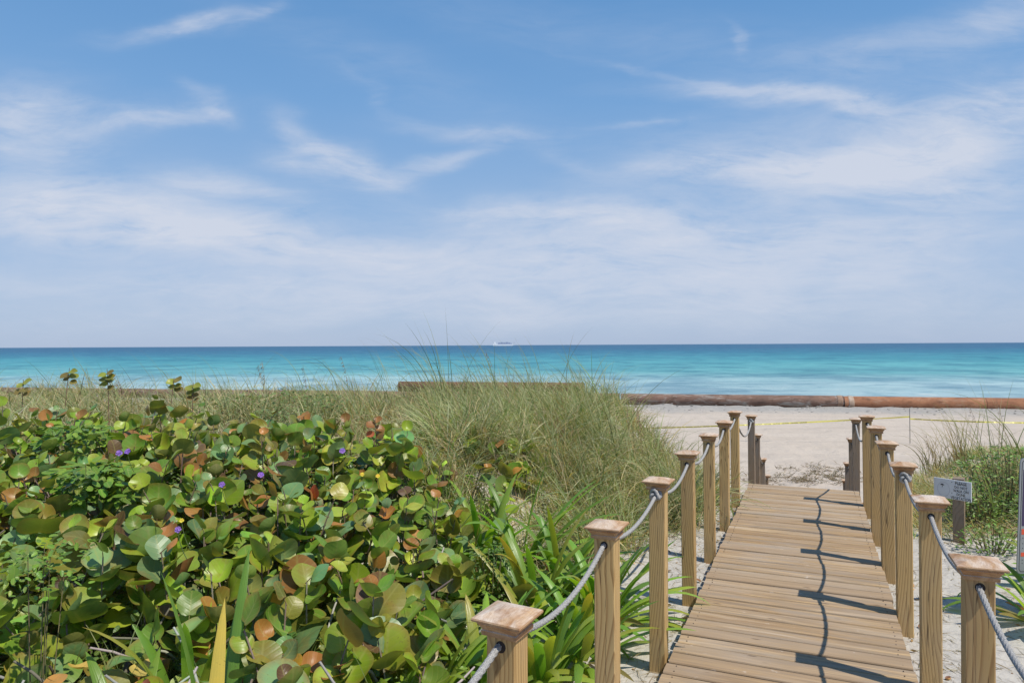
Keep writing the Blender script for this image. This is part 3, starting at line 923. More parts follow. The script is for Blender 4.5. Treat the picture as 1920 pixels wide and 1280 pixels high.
descR = ['nearest right post in the lower right corner, big oval wood knot below its cap',
         'second right post, left of the small white sign, long crack down its face',
         'third post of the right row, with a thick rope knot below its cap',
         'fourth post of the right row, hiding part of the post behind it',
         'fifth post of the right row, overlapping the last of the row',
         'sixth post of the right row, its dark cap cutting across the yellow tape']
for i, d in enumerate(descR): RIGHT.append(make_post(2.80 + 1.03 * i, .503, APEX, d))
for uu, za, d in zip([10.15, 11.1, 12.5, 13.4], [.688, .31, -.26, -.70], descRS): RIGHT.append(make_post(uu, .503, za, d, True))


def rope(name_label, posts, knots, sags):
    """a laid rope threaded through the post holes; local frame = walk frame"""
    pts = []
    for i, (u_, v_, a_) in enumerate(posts):
        z = a_ - HOLE
        pts.append((v_, u_ - HW - .002, z) if i else (v_, u_ + HW - .03, z))
        if i: pts.append((v_, u_ + HW, z))
        if i < len(posts) - 1:
            u2, _, a2 = posts[i + 1]; z2 = a2 - HOLE; s = sags[i]
            y0 = u_ + HW + .005; y1 = u2 - HW - .008; n = 44
            sw = prng.uniform(-.006, .006)
            for t in np.linspace(0, 1, n)[1:-1]:
                pts.append((v_ + sw * 4 * t * (1 - t), y0 + (y1 - y0) * t, z + (z2 - z) * t - s * 4 * t * (1 - t)))
    if knots: pts = pts[:-1]
    mb = MB(); pts = np.array(pts)
    # resample evenly
    d = np.concatenate([[0], np.cumsum(np.linalg.norm(np.diff(pts, axis=0), axis=1))])
    s = np.arange(0, d[-1], .0034); P = np.stack([np.interp(s, d, pts[:, j]) for j in range(3)], 1)
    mb.tube(P, .0088, 16, lobes=6, pitch=.15, amp=.45)
    o = link('rope', mb.mesh('rope', M_ROPE, smooth=True), None, (0, 0, 0), (0, 0, WROT))
    tag(o, name_label, 'rope', 'rope handrails threaded through the posts')
    if knots:
        u_, v_, a_ = posts[-1]
        mb = MB(); th = np.linspace(0, 2 * math.pi, 90)
        R0, r0 = .0185, .0105
        P = np.stack([(R0 + r0 * np.cos(3 * th)) * np.cos(2 * th), -.017 + r0 * 1.2 * np.sin(3 * th), (R0 + r0 * np.cos(3 * th)) * np.sin(2 * th)], 1)
        mb.tube(P, .0085, 9, lobes=4, pitch=.08, amp=.3)
        mb.tube([(.004, -.02, .0), (.014, -.030, .010), (.020, -.034, -.004), (.024, -.036, -.018)], .009, 8)
        kn = link('knot', mb.mesh('knot', M_ROPE, smooth=True), o, (v_, u_ - HW - .004, a_ - HOLE + .004))
    return o


rope('grey rope sagging through the four nearest left posts up to its knot on the third', LEFT[0:4], True, [.05, .075, .06])
rope('grey rope of the left row from the knotted post to the head of the steps', LEFT[3:9], True, [.07, .06, .075, .06, .20])
rope('grey rope going down the left side of the steps', LEFT[8:12], False, [.06, .08, .05])
rope('frayed grey rope of the right row from the lower right corner to its knot', RIGHT[0:4], True, [.06, .055, .065])
rope('grey rope of the right row from the knotted post to the head of the steps', RIGHT[3:8], False, [.08, .065, .05, .20])
rope('grey rope going down the right side of the steps', RIGHT[7:11], False, [.06, .08, .05])

# ------------------------------------------------------------------ dredge pipe on the beach
PR = .335
J = np.array([17.45, 36.6]); pd = np.array([.9745, -.224]); pang = math.atan2(pd[1], pd[0])


def pipe_section(s0, s1, label, mat, flange=None, dz=0.0, dside=0.0, dr=0.0, group='rusty pipe sections along the beach'):
    c = J + pd * s0
    nrm = np.array([-pd[1], pd[0]])
    c = c + nrm * dside
    root = empty('dredge_pipe', (c[0], c[1], BEACH + PR - .05 + dz), pang, label, 'pipe', group)
    L = s1 - s0; n = 30; r_ = PR + dr
    ring = [(math.cos(a), math.sin(a)) for a in np.linspace(0, 2 * math.pi, 32, endpoint=False)]
    vs = []; xs_ = np.linspace(0, L, n)
    for i, x in enumerate(xs_):
        rr_ = r_ * (1 + .006 * math.sin(i * 1.7 + s0))
        vs += [(x, rr_ * a, rr_ * b) for a, b in ring]
    fs = []
    for i in range(n - 1):
        for j in range(32):
            a = 32 * i + j; b = 32 * i + (j + 1) % 32; fs.append((a, b, b + 32, a + 32))
    # inner wall at both ends
    m0 = len(vs); vs += [(0, r_ * .9 * a, r_ * .9 * b) for a, b in ring]; m1 = len(vs); vs += [(.5, r_ * .9 * a, r_ * .9 * b) for a, b in ring]
    m2 = len(vs); vs += [(L, r_ * .9 * a, r_ * .9 * b) for a, b in ring]; m3 = len(vs); vs += [(L - .5, r_ * .9 * a, r_ * .9 * b) for a, b in ring]
    e = 32 * (n - 1)
    for j in range(32):
        k_ = (j + 1) % 32
        fs += [(j, m0 + j, m0 + k_, k_), (m0 + j, m1 + j, m1 + k_, m0 + k_), (e + j, e + k_, m2 + k_, m2 + j), (m2 + j, m2 + k_, m3 + k_, m3 + j)]
    fs += [tuple(range(m1, m1 + 32)), tuple(range(m3, m3 + 32))]
    mb = MB(); mb.add(vs, fs)
    link('pipe_wall', mb.mesh('pipe_wall', mat, smooth=False), root)
    for x in (flange or []):
        mb = MB(); vs = []
        for xx, rr_ in ((x - .13, r_ + .002), (x - .10, r_ + .022), (x + .10, r_ + .022), (x + .13, r_ + .002)):
            vs += [(xx, rr_ * a, rr_ * b) for a, b in ring]
        fs = [(32 * i + j, 32 * i + (j + 1) % 32, 32 * (i + 1) + (j + 1) % 32, 32 * (i + 1) + j) for i in range(3) for j in range(32)]
        mb.add(vs, fs); link('flange', mb.mesh('flange', M_FLANGE), root)
    return root


pipe_section(.02, 6.6, 'bright orange rusty pipe section right of the pale joint ring', M_RUST, flange=[.32], dr=.05, dz=-.05)
pipe_section(6.62, 18.5, 'orange rusty pipe section running out at the right edge of the picture', M_RUST, dr=.047, dz=-.05)
pipe_section(-11.6, -.0, 'grey and brown scaled pipe section ending in the pale joint ring', M_RUSTGREY, flange=[11.4], dz=.02)
pipe_section(-23.4, -11.7, 'dark rusty pipe section partly behind the tall grass, left of the grey scaled one', M_RUSTGREY, dz=.03)
pipe_section(-35.2, -23.5, 'long low rusty pipe section seen behind the middle of the grass', M_RUSTGREY, dz=.02)
pipe_section(-47.0, -35.3, 'low dark pipe section behind the green weeds left of the middle', M_RUSTGREY, dz=.0)
pipe_section(-62.0, -47.1, 'farthest pipe section, a thin dark line at the left edge', M_RUSTGREY, dz=.0)
pipe_section(-25.0, -13.7, 'short brown pipe lying on top of the long pipe behind the grass', M_RUSTDARK, dz=PR * 1.9, dside=.12, dr=-.03)

# dark clods of dredged sand at the pipe
mb = MB(); cr = random.Random(9)
for i in range(420):
    s_ = cr.uniform(-30, 16); off_ = -cr.uniform(.35, 3.4) ** 1.0
    c = J + pd * s_ + np.array([-pd[1], pd[0]]) * off_
    r_ = cr.uniform(.015, .055); z_ = float(ground(c[0], c[1]))
    vs = []
    for lat, zz in ((0, -1), (.8, -.4), (1, .1), (.75, .6), (0, .9)):
        for a in range(6): vs.append((c[0] + r_ * lat * math.cos(a * 1.047) * cr.uniform(.8, 1.3) * 1.4, c[1] + r_ * lat * math.sin(a * 1.047) * cr.uniform(.8, 1.2), z_ + r_ * zz * .7))
    mb.add(vs, [(6 * i_ + j, 6 * i_ + (j + 1) % 6, 6 * i_ + 6 + (j + 1) % 6, 6 * i_ + 6 + j) for i_ in range(4) for j in range(6)])
M_CLOD = plain('grey_clod', (.30, .28, .26), .95)
tag(link('sand_clods', mb.mesh('sand_clods', M_CLOD)), 'grey clods of dredged sand scattered along the foot of the pipe', 'clods', kind='stuff')


# ------------------------------------------------------------------ stakes and tape
def stake(px, py_top, Y, label):
    p = at(px, py_top, Y); g = float(ground(p[0], p[1]))
    mb = MB(); mb.tube([(0, 0, -.3), (.003, 0, .4), (0, 0, p[2] - g)], .011, 8)
    o = link('stake', mb.mesh('stake', M_STAKE, True), None, (p[0], p[1], g)); tag(o, label, 'stake', 'thin stakes carrying the yellow tape')
    return p


sA = stake(1704, 765, 23.3, 'thin dark stake standing in the sand where the yellow tape is tied')
sB = stake(1150, 790, 25.0, 'thin dark stake hidden behind the tall grass at the left end of the tape')
sC = stake(2060, 770, 23.0, 'thin dark stake outside the right edge of the picture')


def text_mesh(body, size, mat, depth=.0006, align='LEFT'):
    cu = bpy.data.curves.new('txt', 'FONT'); cu.body = body; cu.size = size; cu.extrude = depth; cu.offset = size * .009
    cu.align_x = align; cu.resolution_u = 2
    ob = bpy.data.objects.new('txt', cu); COL.objects.link(ob)
    dg = bpy.context.evaluated_depsgraph_get(); me = bpy.data.meshes.new_from_object(ob.evaluated_get(dg))
    bpy.data.objects.remove(ob); me.materials.clear(); me.materials.append(mat)
    return me


def tape(p0, p1, sag, label, n=60, wdt=.05):
    p0 = np.array(p0); p1 = np.array(p1); L = np.linalg.norm(p1 - p0)
    o = empty('caution_tape', tuple(p0), math.atan2(p1[1] - p0[1], p1[0] - p0[0]), label, 'tape', 'yellow tape strung between stakes')
    t_ = np.linspace(0, 1, n); dz_ = (p1[2] - p0[2]) * t_ - sag * 4 * t_ * (1 - t_)
    tw = .55 * np.sin(t_ * 9.0) + .25 * np.sin(t_ * 23)
    vs = []; fs = []
    for i in range(n):
        a, b = math.cos(tw[i]) * wdt / 2, math.sin(tw[i]) * wdt / 2
        for s1, s2 in ((1, 1), (-1, 1), (-1, -1), (1, -1)):
            vs.append((t_[i] * L, -b * s1 + .0006 * s2, dz_[i] + a * s1))
    for i in range(n - 1):
        for j in range(4):
            q0 = 4 * i + j; q1 = 4 * i + (j + 1) % 4; fs.append((q0, q1, q1 + 4, q0 + 4))
    mb = MB(); mb.add(vs, fs); link('tape_band', mb.mesh('tape_band', M_TAPE), o)
    me = text_mesh('CAUTION    ' * max(1, int(L / .44)), .052, M_INK, .0004)
    co = np.zeros(len(me.vertices) * 3, dtype=np.float32); me.vertices.foreach_get('co', co); co = co.reshape(-1, 3)
    keep = co.copy(); x = np.clip(co[:, 0] + .15, 0, L); zz = np.interp(x / L, t_, dz_); a = np.interp(x / L, t_, tw)
    h_ = co[:, 1] - .019
    keep[:, 0] = x; keep[:, 1] = -h_ * np.sin(a) - .0022 * np.cos(a) - co[:, 2] * 0; keep[:, 2] = zz + h_ * np.cos(a) - .0022 * np.sin(a)
    me.vertices.foreach_set('co', keep.ravel()); me.update()
    link('lettering', me, o)


tape(at(1150, 804, 25.0), at(1704, 781, 23.3), .05, 'yellow tape stretched low across the beach, left of the thin stake')
tape(at(1704, 785, 23.3), at(2060, 792, 23.0), .06, 'yellow tape stretched from the thin stake to the right edge')

# ------------------------------------------------------------------ small white sign
sx, sy, sg = on_ground(1788, 1013)
zr = 6.12
pR = at(1824, 903, zr); pRb = at(1824, 939.8, zr)
sw_, sh_ = .315, float(pR[2] - pRb[2])
fx = np.array([.524, -.852])                    # along the sign, reading direction
root = empty('dune_sign', (float(pR[0] - fx[0] * sw_ * .42), float(pR[1] - fx[1] * sw_ * .42), sg), math.atan2(fx[1], fx[0]),
             'small crooked white sign asking people not to walk on dune vegetation, on a grey post', 'sign')
sz = float(pR[2]) - sg - sh_ / 2
tl = .0
mb = MB(); mb.box(-sw_ * .58, sw_ * .42, -.006, .006, -sh_ / 2, sh_ / 2)
brd = link('sign_board', mb.mesh('sign_board', M_WHITE, bevel=.002), root, (0, -.056, sz), (0, tl, 0))
lines = [('PLEASE', .030, .058), ('DO NOT', .0255, .026), ('WALK ON', .0255, -.004), ('DUNE', .0255, -.034), ('VEGETATION', .0265, -.066)]
for s_, fs_, zz in lines:
    me = text_mesh(s_, fs_ * 1.32, M_INK, .0004, 'CENTER')
    me.transform(Matrix.Diagonal((.80, 1, 1, 1)))
    link('lettering', me, brd, (.048, -.0068, zz * sh_ / .165 - .013), (R(90), 0, 0))
mb = MB()
mb.box(-.03 + .045, .03 + .055, -.0075, -.0064, .0525 * sh_ / .165, .0545 * sh_ / .165)
for zz in (.062, -.030):
    mb.box(-.030, -.025, -.0075, -.0064, zz * sh_ / .165 - .003, zz * sh_ / .165 + .003)
link('ink_marks', mb.mesh('ink_marks', M_INK), brd)
mb = MB()
for a0 in np.linspace(0, 2 * math.pi, 33)[:-1]:
    a1 = a0 + 2 * math.pi / 32
    rin, ro = .050, .053; cx_ = -.098
    v = [(cx_ + r0 * math.cos(aa), yy, r0 * math.sin(aa) * 1.25 - .008) for yy in (-.0064, -.0070) for r0, aa in ((rin, a0), (ro, a0), (ro, a1), (rin, a1))]
    mb.add(v, [(0, 1, 2, 3), (7, 6, 5, 4), (0, 4, 5, 1), (1, 5, 6, 2), (2, 6, 7, 3), (3, 7, 4, 0)])
link('emblem_ring', mb.mesh('emblem_ring', M_GREYINK), brd)
mb = MB()
for a in (15, 45, 80, 100, 135, 165, -10, 190):
    ca, sa = math.cos(R(a)), math.sin(R(a)); cx_, cz_ = -.108, .030
    l_ = .017
    v = [(cx_, -.0066, cz_), (cx_ + l_ * .5 * ca - .004 * sa, -.0066, cz_ + l_ * .4 * sa + .005), (cx_ + l_ * ca, -.0066, cz_ + l_ * .5 * sa - .004), (cx_ + l_ * .5 * ca + .004 * sa, -.0066, cz_ + l_ * .3 * sa - .002)]
    v += [(x_, -.0078, z_) for x_, _, z_ in v]
    mb.add(v, [(0, 1, 2, 3), (7, 6, 5, 4), (0, 4, 5, 1), (1, 5, 6, 2), (2, 6, 7, 3), (3, 7, 4, 0)])
mb.box(-.1095, -.1065, -.0078, -.0066, .008, .030)
link('palm_emblem', mb.mesh('palm_emblem', M_INK), brd)
mb = MB(); mb.stack([(.044, -.4), (.044, .2), (.044, sz - .02), (.044, sz + sh_ / 2 + .012)])
link('sign_post', mb.mesh('sign_post', M_GREYPOST), root, (0, 0, 0), (0, 0, R(20)))

# ------------------------------------------------------------------ big sign at the right edge
Yb = 4.45
tlc = at(1915, 862, Yb); blc = at(1903, 1078, Yb)
hgt = float(tlc[2] - blc[2]); gz_ = float(ground(tlc[0] + .2, Yb))
root = empty('notice_sign', (float(tlc[0] + blc[0]) / 2 - .012, Yb, gz_), R(12), 'large metal notice sign with red bands at the right edge of the picture', 'sign')
lean = math.atan2(tlc[0] - blc[0], hgt)
W2 = .46
def rounded(w0, h0, r_, y0, y1, cx=0, cz=0, n=6):
    pts = []
    for sx_c, sz_c, a0 in ((1, 1, 0), (-1, 1, 90), (-1, -1, 180), (1, -1, 270)):
        for i in range(n):
            a = R(a0 + 90 * i / (n - 1)); pts.append((cx + sx_c * (w0 / 2 - r_) + r_ * math.cos(a), cz + sz_c * (h0 / 2 - r_) + r_ * math.sin(a)))
    m_ = len(pts); v = [(x, y0, z) for x, z in pts] + [(x, y1, z) for x, z in pts]
    f = [tuple(range(m_))[::-1], tuple(range(m_, 2 * m_))] + [(i, (i + 1) % m_, (i + 1) % m_ + m_, i + m_) for i in range(m_)]
    return v, f
mb = MB(); mb.add(*rounded(W2, hgt, .03, 0, .006)); bd = link('sign_panel', mb.mesh('sign_panel', M_SILVER), root, (W2 / 2, 0, float(blc[2]) + hgt / 2 - gz_), (0, lean, 0))
mb = MB()
# black outline made of four bars and corner arcs
bw = .0035; iw, ih = W2 / 2 - .013, hgt / 2 - .013; rr_ = .022
mb.box(-iw, -iw + bw, -.0012, -.0002, -ih + rr_, ih - rr_); mb.box(iw - bw, iw, -.0012, -.0002, -ih + rr_, ih - rr_)
mb.box(-iw + rr_, iw - rr_, -.0012, -.0002, ih - bw, ih); mb.box(-iw + rr_, iw - rr_, -.0012, -.0002, -ih, -ih + bw)
for sx_c, sz_c, a0 in ((1, 1, 0), (-1, 1, 90), (-1, -1, 180), (1, -1, 270)):
    for i in range(5):
        aa, ab_ = R(a0 + 18 * i), R(a0 + 18 * i + 18)
        cx_, cz_ = sx_c * (iw - rr_), sz_c * (ih - rr_)
        v = [(cx_ + q_ * math.cos(t_), yy, cz_ + q_ * math.sin(t_)) for yy in (-.0002, -.0012) for q_, t_ in ((rr_ - bw, aa), (rr_, aa), (rr_, ab_), (rr_ - bw, ab_))]
        mb.add(v, [(0, 1, 2, 3), (7, 6, 5, 4), (0, 4, 5, 1), (1, 5, 6, 2), (2, 6, 7, 3), (3, 7, 4, 0)])
link('border_line', mb.mesh('border_line', M_INK), bd)
mb = MB(); mb.box(-iw + .012, iw - .012, -.0012, -.0002, ih - .42, ih - .06); link('picture_panel', mb.mesh('picture_panel', M_NAVY), bd)
for z0, z1 in ((ih - .475, ih - .44), (ih - .615, ih - .59)):
    mb = MB(); mb.box(-iw + .012, iw - .012, -.0012, -.0002, z0, z1); link('red_band', mb.mesh('red_band', M_RED), bd)
mb = MB()
for zz in (ih - .50, ih - .535, ih - .565, ih - .64, ih - .66):
    mb.box(-iw + .022, -iw + .027, -.0012, -.0002, zz, zz + .005)
link('ink_marks', mb.mesh('ink_marks', M_INK), bd)
mb = MB(); mb.box(-.02, .02, .008, .05, -.9 - (float(blc[2]) - gz_), hgt / 2 - .05); link('sign_post', mb.mesh('sign_post', M_SILVER), bd)

# ------------------------------------------------------------------ ship on the horizon
sp = at(944, 648, 5200)
root = empty('cargo_ship', (sp[0], sp[1], SEA), 0, 'tiny white cargo ship with grey deck load on the horizon', 'ship')
def prism(xz, y0, y1):
    n = len(xz); v = [(x, y0, z) for x, z in xz] + [(x, y1, z) for x, z in xz]
    return v, [tuple(range(n)), tuple(range(2 * n - 1, n - 1, -1))] + [(i, i + n, (i + 1) % n + n, (i + 1) % n) for i in range(n)]
mb = MB(); mb.add(*prism([(-78, 0), (72, 0), (80, 11), (-40, 11), (-48, 11), (-80, 11)], -9, 9)); link('hull', mb.mesh('hull', M_HULL), root)
mb = MB(); mb.box(-76, -54, -8, 8, 8, 17); mb.box(-70, -58, -6, 6, 17, 23); mb.box(-66, -62, -3, 3, 23, 31); link('bridge', mb.mesh('bridge', M_HULL), root)
mb = MB()
for x0, x1, z1 in ((-40, -24, 23), (-22, -4, 26), (-2, 14, 24), (16, 34, 27), (36, 50, 24), (52, 62, 19)): mb.box(x0, x1, -8, 8, 9.2, z1)
link('deck_load', mb.mesh('deck_load', M_CARGO), root)

# ------------------------------------------------------------------ grasses
GREEN = [(.19, .29, .09), (.26, .35, .13), (.21, .32, .17), (.36, .42, .19)]
STRAW = [(.70, .59, .35), (.56, .44, .26), (.36, .26, .17), (.78, .70, .48)]


def visible_xy(X, Y, mg=1.2): return (X > -.80 * Y - mg) & (X < .80 * Y + mg)


def thicket_edge(Y):  # right edge of the sea grape, X for given Y
    return np.interp(Y, [1.4, 2.0, 2.6, 3.2, 4.0, 5.0, 5.7, 6.2, 7.0], [-1.1, -.74, -.52, -.36, -.28, -.10, -.55, -1.4, -3.0])


def in_thicket(X, Y, grow=0.0):
    front = 1.55
    back = 6.0 + .35 * np.sin(X * 1.7) 
    return (X < thicket_edge(Y) + grow) & (Y > front - grow) & (Y < back + grow)


def scatter(n, x0, x1, y0, y1, cond):
    out = []
    tot = 0
    while tot < n:
        X = rng.uniform(x0, x1, n * 2); Y = rng.uniform(y0, y1, n * 2)
        k_ = cond(X, Y) & visible_xy(X, Y)
        out.append(np.stack([X[k_], Y[k_]], 1)); tot += k_.sum()
    return np.concatenate(out)[:n]


def grass_cond(X, Y):
    u_, v_ = uv_of(X, Y)
    lim = -1.02 - .55 * (1 - ss(Y, 5.5, 7.5)) - .12 * bumps(X, Y, 1.0, 6, 8)
    e = 12.9 + .35 * bumps(X, Y, 3, 6, 9)
    return (v_ < lim) & (Y > 4.9) & (Y < e) & (~in_thicket(X, Y, -.25)) & ((Y > 5.0) | (v_ > -2.2))


def hmap(X, Y):
    """grass height"""
    u_, v_ = uv_of(X, Y)
    mound = np.exp(-((X - .9) / 1.9) ** 2) * ss(Y, 5.5, 7.5)
    return .37 + .24 * mound + .13 * bumps(X, Y, 1.3, 8, 10) + .10 * ss(-X, 1.0, 3.0)


def grass_block(n, cond, box, hfun, straw=.45, wid=(.0045, .0095), lean=(.0, .55), bendr=(.3, 1.5), wind=.55, clump=.28, S=6, lmul=(.6, 1.25), pal_g=GREEN, pal_s=STRAW):
    XY = scatter(n // 14, *box, cond)
    # blades grow from tussocks
    XY = np.repeat(XY, 14, 0); C0 = rng.normal(0, clump * .22, (len(XY), 2)); P = XY + C0
    X, Y = P[:, 0], P[:, 1]; Z = ground(X, Y) - .02
    N = len(P)
    tuss = rng.random(len(XY) // 14).repeat(14); tuss = np.clip(tuss + .45 * bumps(X, Y, 1.6, 7, 20), 0, 1)
    az = rng.uniform(0, 2 * np.pi, N)
    wv = (rng.random(N) < wind)
    az = np.where(wv, np.pi + rng.normal(0, .8, N), az)       # breeze from the right
    L = hfun(X, Y) * rng.uniform(lmul[0], lmul[1], N) * (1.18 - .4 * tuss)
    isstraw = rng.random(N) < straw * (.6 + .8 * tuss) * np.where(X < -1.2, 1.35, 1.0)
    cg = pick(pal_g, [2, 3, 2, 2], N); cs = pick(pal_s, [3, 3, 2, 1], N)
    shade = np.exp(.32 * bumps(X, Y, .9, 9, 22))[:, None]; cg = cg * shade; cs = np.clip(cs * shade ** .6, 0, .8)
    col = np.where(isstraw[:, None], cs, cg)
    tip = col * .75 + cs * .25
    return ribbons(np.stack([X, Y, Z], 1), az, rng.uniform(lean[0], lean[1], N), rng.uniform(bendr[0], bendr[1], N), L,
                   rng.uniform(wid[0], wid[1], N), S, col, tip, rng.uniform(-1.2, 1.2, N))


gp = []
gp.append(grass_block(28000, grass_cond, (-12, 3.2, 4.9, 13.2), hmap, straw=.36, wind=.4, wid=(.005, .011), bendr=(.3, 2.1), lmul=(.5, 1.45)))
gp.append(grass_block(14000, grass_cond, (-12, 3.2, 4.9, 13.2), lambda X, Y: hmap(X, Y) * .7, straw=.95, lean=(.1, 1.3), bendr=(.2, 2.2), wid=(.005, .012), wind=.2, pal_s=[(.38, .28, .18), (.26, .18, .115), (.70, .59, .38), (.18, .12, .08)]))
# extra dense front slope of the mound
slope = lambda X, Y: grass_cond(X, Y) & (Y < 9.0) & (X > -.9)
gp.append(grass_block(13000, slope, (-1, 3.0, 5, 9), lambda X, Y: hmap(X, Y) * 1.1, straw=.45, lean=(.0, 1.0), wid=(.005, .011), wind=.3, bendr=(.3, 2.2)))
gp.append(grass_block(4200, grass_cond, (-12, 3.2, 4.9, 13.2), lambda X, Y: hmap(X, Y) * 1.15, straw=.6, lean=(.0, .9), wid=(.010, .017), wind=.25, bendr=(.3, 2.6), S=9, clump=1.2))
V_, F_, U_, C_ = join(gp)
o = link('dune_grass', raw_mesh('dune_grass', V_, F_, M_GRASS, U_, C_))
tag(o, 'dense mass of green and straw coloured dune grass behind the sea grape', 'grass', kind='stuff')
print('grass verts', len(V_))

# tall sea oats: each clump a thing
MCACHE = {}


def oat_clump(px, Y, n, hgt_, seeds, label, pale=False, spread=.13, wmul=1.0, windy=.8, hmul=1.30):
    a = (px - 960) / FPX; X = a * Y; g = float(ground(X, Y))
    P = rng.normal(0, spread, (n, 2)) + [0, 0]
    Z = ground(X + P[:, 0], Y + P[:, 1]) - g - .03
    az = np.where(rng.random(n) < windy, np.pi + rng.normal(0, .5, n), rng.uniform(0, 6.28, n))
    brown = 'brown' in label or 'dark' in label
    col = pick([(.15, .24, .08), (.21, .29, .12), (.38, .37, .19)] if not brown else [(.30, .21, .13), (.42, .32, .20), (.22, .20, .10)], [3, 3, 2], n)
    v, f, uu, c, pos = ribbons(np.column_stack([P, Z]), az, rng.uniform(.0, .30, n), rng.uniform(.3, 2.0, n), rng.uniform(.6, 1.25, n) * hgt_ * hmul,
                               rng.uniform(.006, .0105, n) * wmul, 10, col, col * .5 + np.array([.40, .34, .2]) * .5, rng.uniform(-1, 1, n), power=1.8)
    root = empty('sea_oats', (X, Y, g), 0, label, 'grass clump', 'tall sea oat clumps rising above the dune grass')
    link('blades', raw_mesh('blades', v, [f], M_GRASS, uu, c), root)
    for k_ in range(seeds):
        L = hgt_ * hmul * random.uniform(.85, 1.1); t_ = np.linspace(0, 1, 9); az_ = math.pi + random.gauss(0, .4); b_ = random.uniform(.15, .5)
        th_ = b_ * t_ ** 1.5; st_ = np.stack([np.cumsum(np.sin(th_)) * math.cos(az_), np.cumsum(np.sin(th_)) * math.sin(az_), np.cumsum(np.cos(th_))], 1) * L / 9
        st_ = st_ - st_[0] + np.array([random.gauss(0, .05), random.gauss(0, .05), -.03])
        mb = MB(); mb.tube(st_, np.linspace(.0028, .0014, 9), 4, c=(.34, .27, .16))
        so = link('seed_stalk', mb.mesh('seed_stalk', M_BARK), root)
        # drooping flat spikelets
        mb = MB(); top = st_[-1]
        for q_ in range(22):
            f_ = random.uniform(.62, 1.0); b0 = np.array([np.interp(f_, t_, st_[:, j]) for j in range(3)])
            dr = np.array([random.uniform(-.03, .01) - .012, random.gauss(0, .012), -random.uniform(.012, .035)])
            sd_ = np.array([.004, .003, 0]); e = b0 + dr
            m_ = (b0 * .4 + e * .6)
            vs = [b0, m_ + sd_, e, m_ - sd_, m_ + np.array([0, .003, .002])]
            mb.add(vs, [(0, 1, 4), (1, 2, 4), (2, 3, 4), (3, 0, 4), (0, 3, 2, 1)])
        link('seed_head', mb.mesh('seed_head', M_SEED), so)
    return root


oats = [(835, 8.6, 60, 1.08, 0, 'tall green grass clump arching left above the left end of the stacked pipe'),
        (935, 9.0, 46, .98, 1, 'loose grass clump leaning left just below the ship'),
        (1010, 8.8, 40, 1.00, 0, 'grass clump in front of the middle of the stacked pipe'),
        (1085, 8.2, 46, .98, 0, 'grass clump with arching blades left of the right end of the stacked pipe'),
        (1150, 7.6, 80, 1.08, 0, 'densest tall green grass clump, upright, hiding the right end of the stacked pipe'),
        (1205, 8.4, 22, .80, 4, 'clump with brown seed heads where the dune grass gives way to open beach'),
        (745, 9.4, 26, .92, 0, 'thin grass clump with one tall straight blade left of the stacked pipe'),
        (655, 9.6, 18, .85, 1, 'sparse tall blades over the sea left of the middle'),
        (585, 9.4, 16, .80, 1, 'few tall blades beside the green weeds'),
        (500, 9.4, 14, .70, 2, 'short clump with a pale seed stalk in front of the surf'),
        (400, 9.3, 18, .78, 0, 'thin curved blades rising above the sea grape leaves left of the weeds'),
        (330, 9.0, 16, .80, 0, 'few long blades bending left above the sea at the left'),
        (235, 8.8, 18, .72, 3, 'clump with brownish seed heads at the left, above the pipe line'),
        (165, 8.6, 26, .80, 0, 'green blades fanning up near the left edge'),
        (60, 8.8, 14, .62, 0, 'low sparse blades at the far left edge')]
oats += [(1120, 6.9, 60, .62, 0, 'upright green clump on the front slope of the dune grass, above the second left post'),
         (1195, 7.3, 50, .60, 0, 'upright green clump on the front slope, above the third left post'),
         (1010, 6.6, 40, .55, 0, 'green clump low on the front slope right of the sea grape'),
         (1255, 8.2, 40, .48, 1, 'green clump at the right flank of the dune grass, above the fourth left post')]
oats += [(905, 7.0, 70, .52, 0, 'green clump on the slope just behind the right end of the sea grape'),
         (1060, 7.6, 90, .60, 0, 'dark green clump in the middle of the dune grass slope'),
         (1165, 6.3, 60, .45, 0, 'low green clump at the foot of the slope, left of the third left post'),
         (960, 8.0, 80, .62, 0, 'pale green clump in the dune grass under the left part of the stacked pipe')]
for (px, Y, n, h_, sd, lb) in oats: oat_clump(px, Y, n, h_, sd, lb)

# right-hand dune grasses
rc = lambda X, Y: (uv_of(X, Y)[1] > .95 + .2 * bumps(X, Y, .8, 6, 12)) & (uv_of(X, Y)[1] < 8) & (Y > 7.3) & (Y < 11.2)
gp = [grass_block(12000, rc, (2.5, 9.5, 7.3, 11.3), lambda X, Y: .22 + .05 * bumps(X, Y, 1, 6, 3), straw=.75, lean=(.1, 1.0))]
rc2 = lambda X, Y: (uv_of(X, Y)[1] > 2.0) & (uv_of(X, Y)[1] < 7) & (Y > 5.2) & (Y < 9.0)
gp.append(grass_block(8000, rc2, (3, 8, 5.2, 9), lambda X, Y: .34 + .08 * bumps(X, Y, 1, 6, 3), straw=.6, lean=(.1, .9)))
rc3 = lambda X, Y: (uv_of(X, Y)[1] > .82 + .15 * bumps(X, Y, .7, 6, 13)) & (uv_of(X, Y)[1] < 2.8) & (Y > 6.3) & (Y < 8.6)
gp.append(grass_block(6000, rc3, (2, 6.5, 6.2, 8.6), lambda X, Y: .24 + 0 * X, straw=.75, lean=(.3, 1.2)))
V_, F_, U_, C_ = join(gp)
o = link('dune_grass', raw_mesh('dune_grass_right', V_, F_, M_GRASS, U_, C_))
tag(o, 'short dry grass mixed with green on the dune right of the boardwalk', 'grass', kind='stuff')
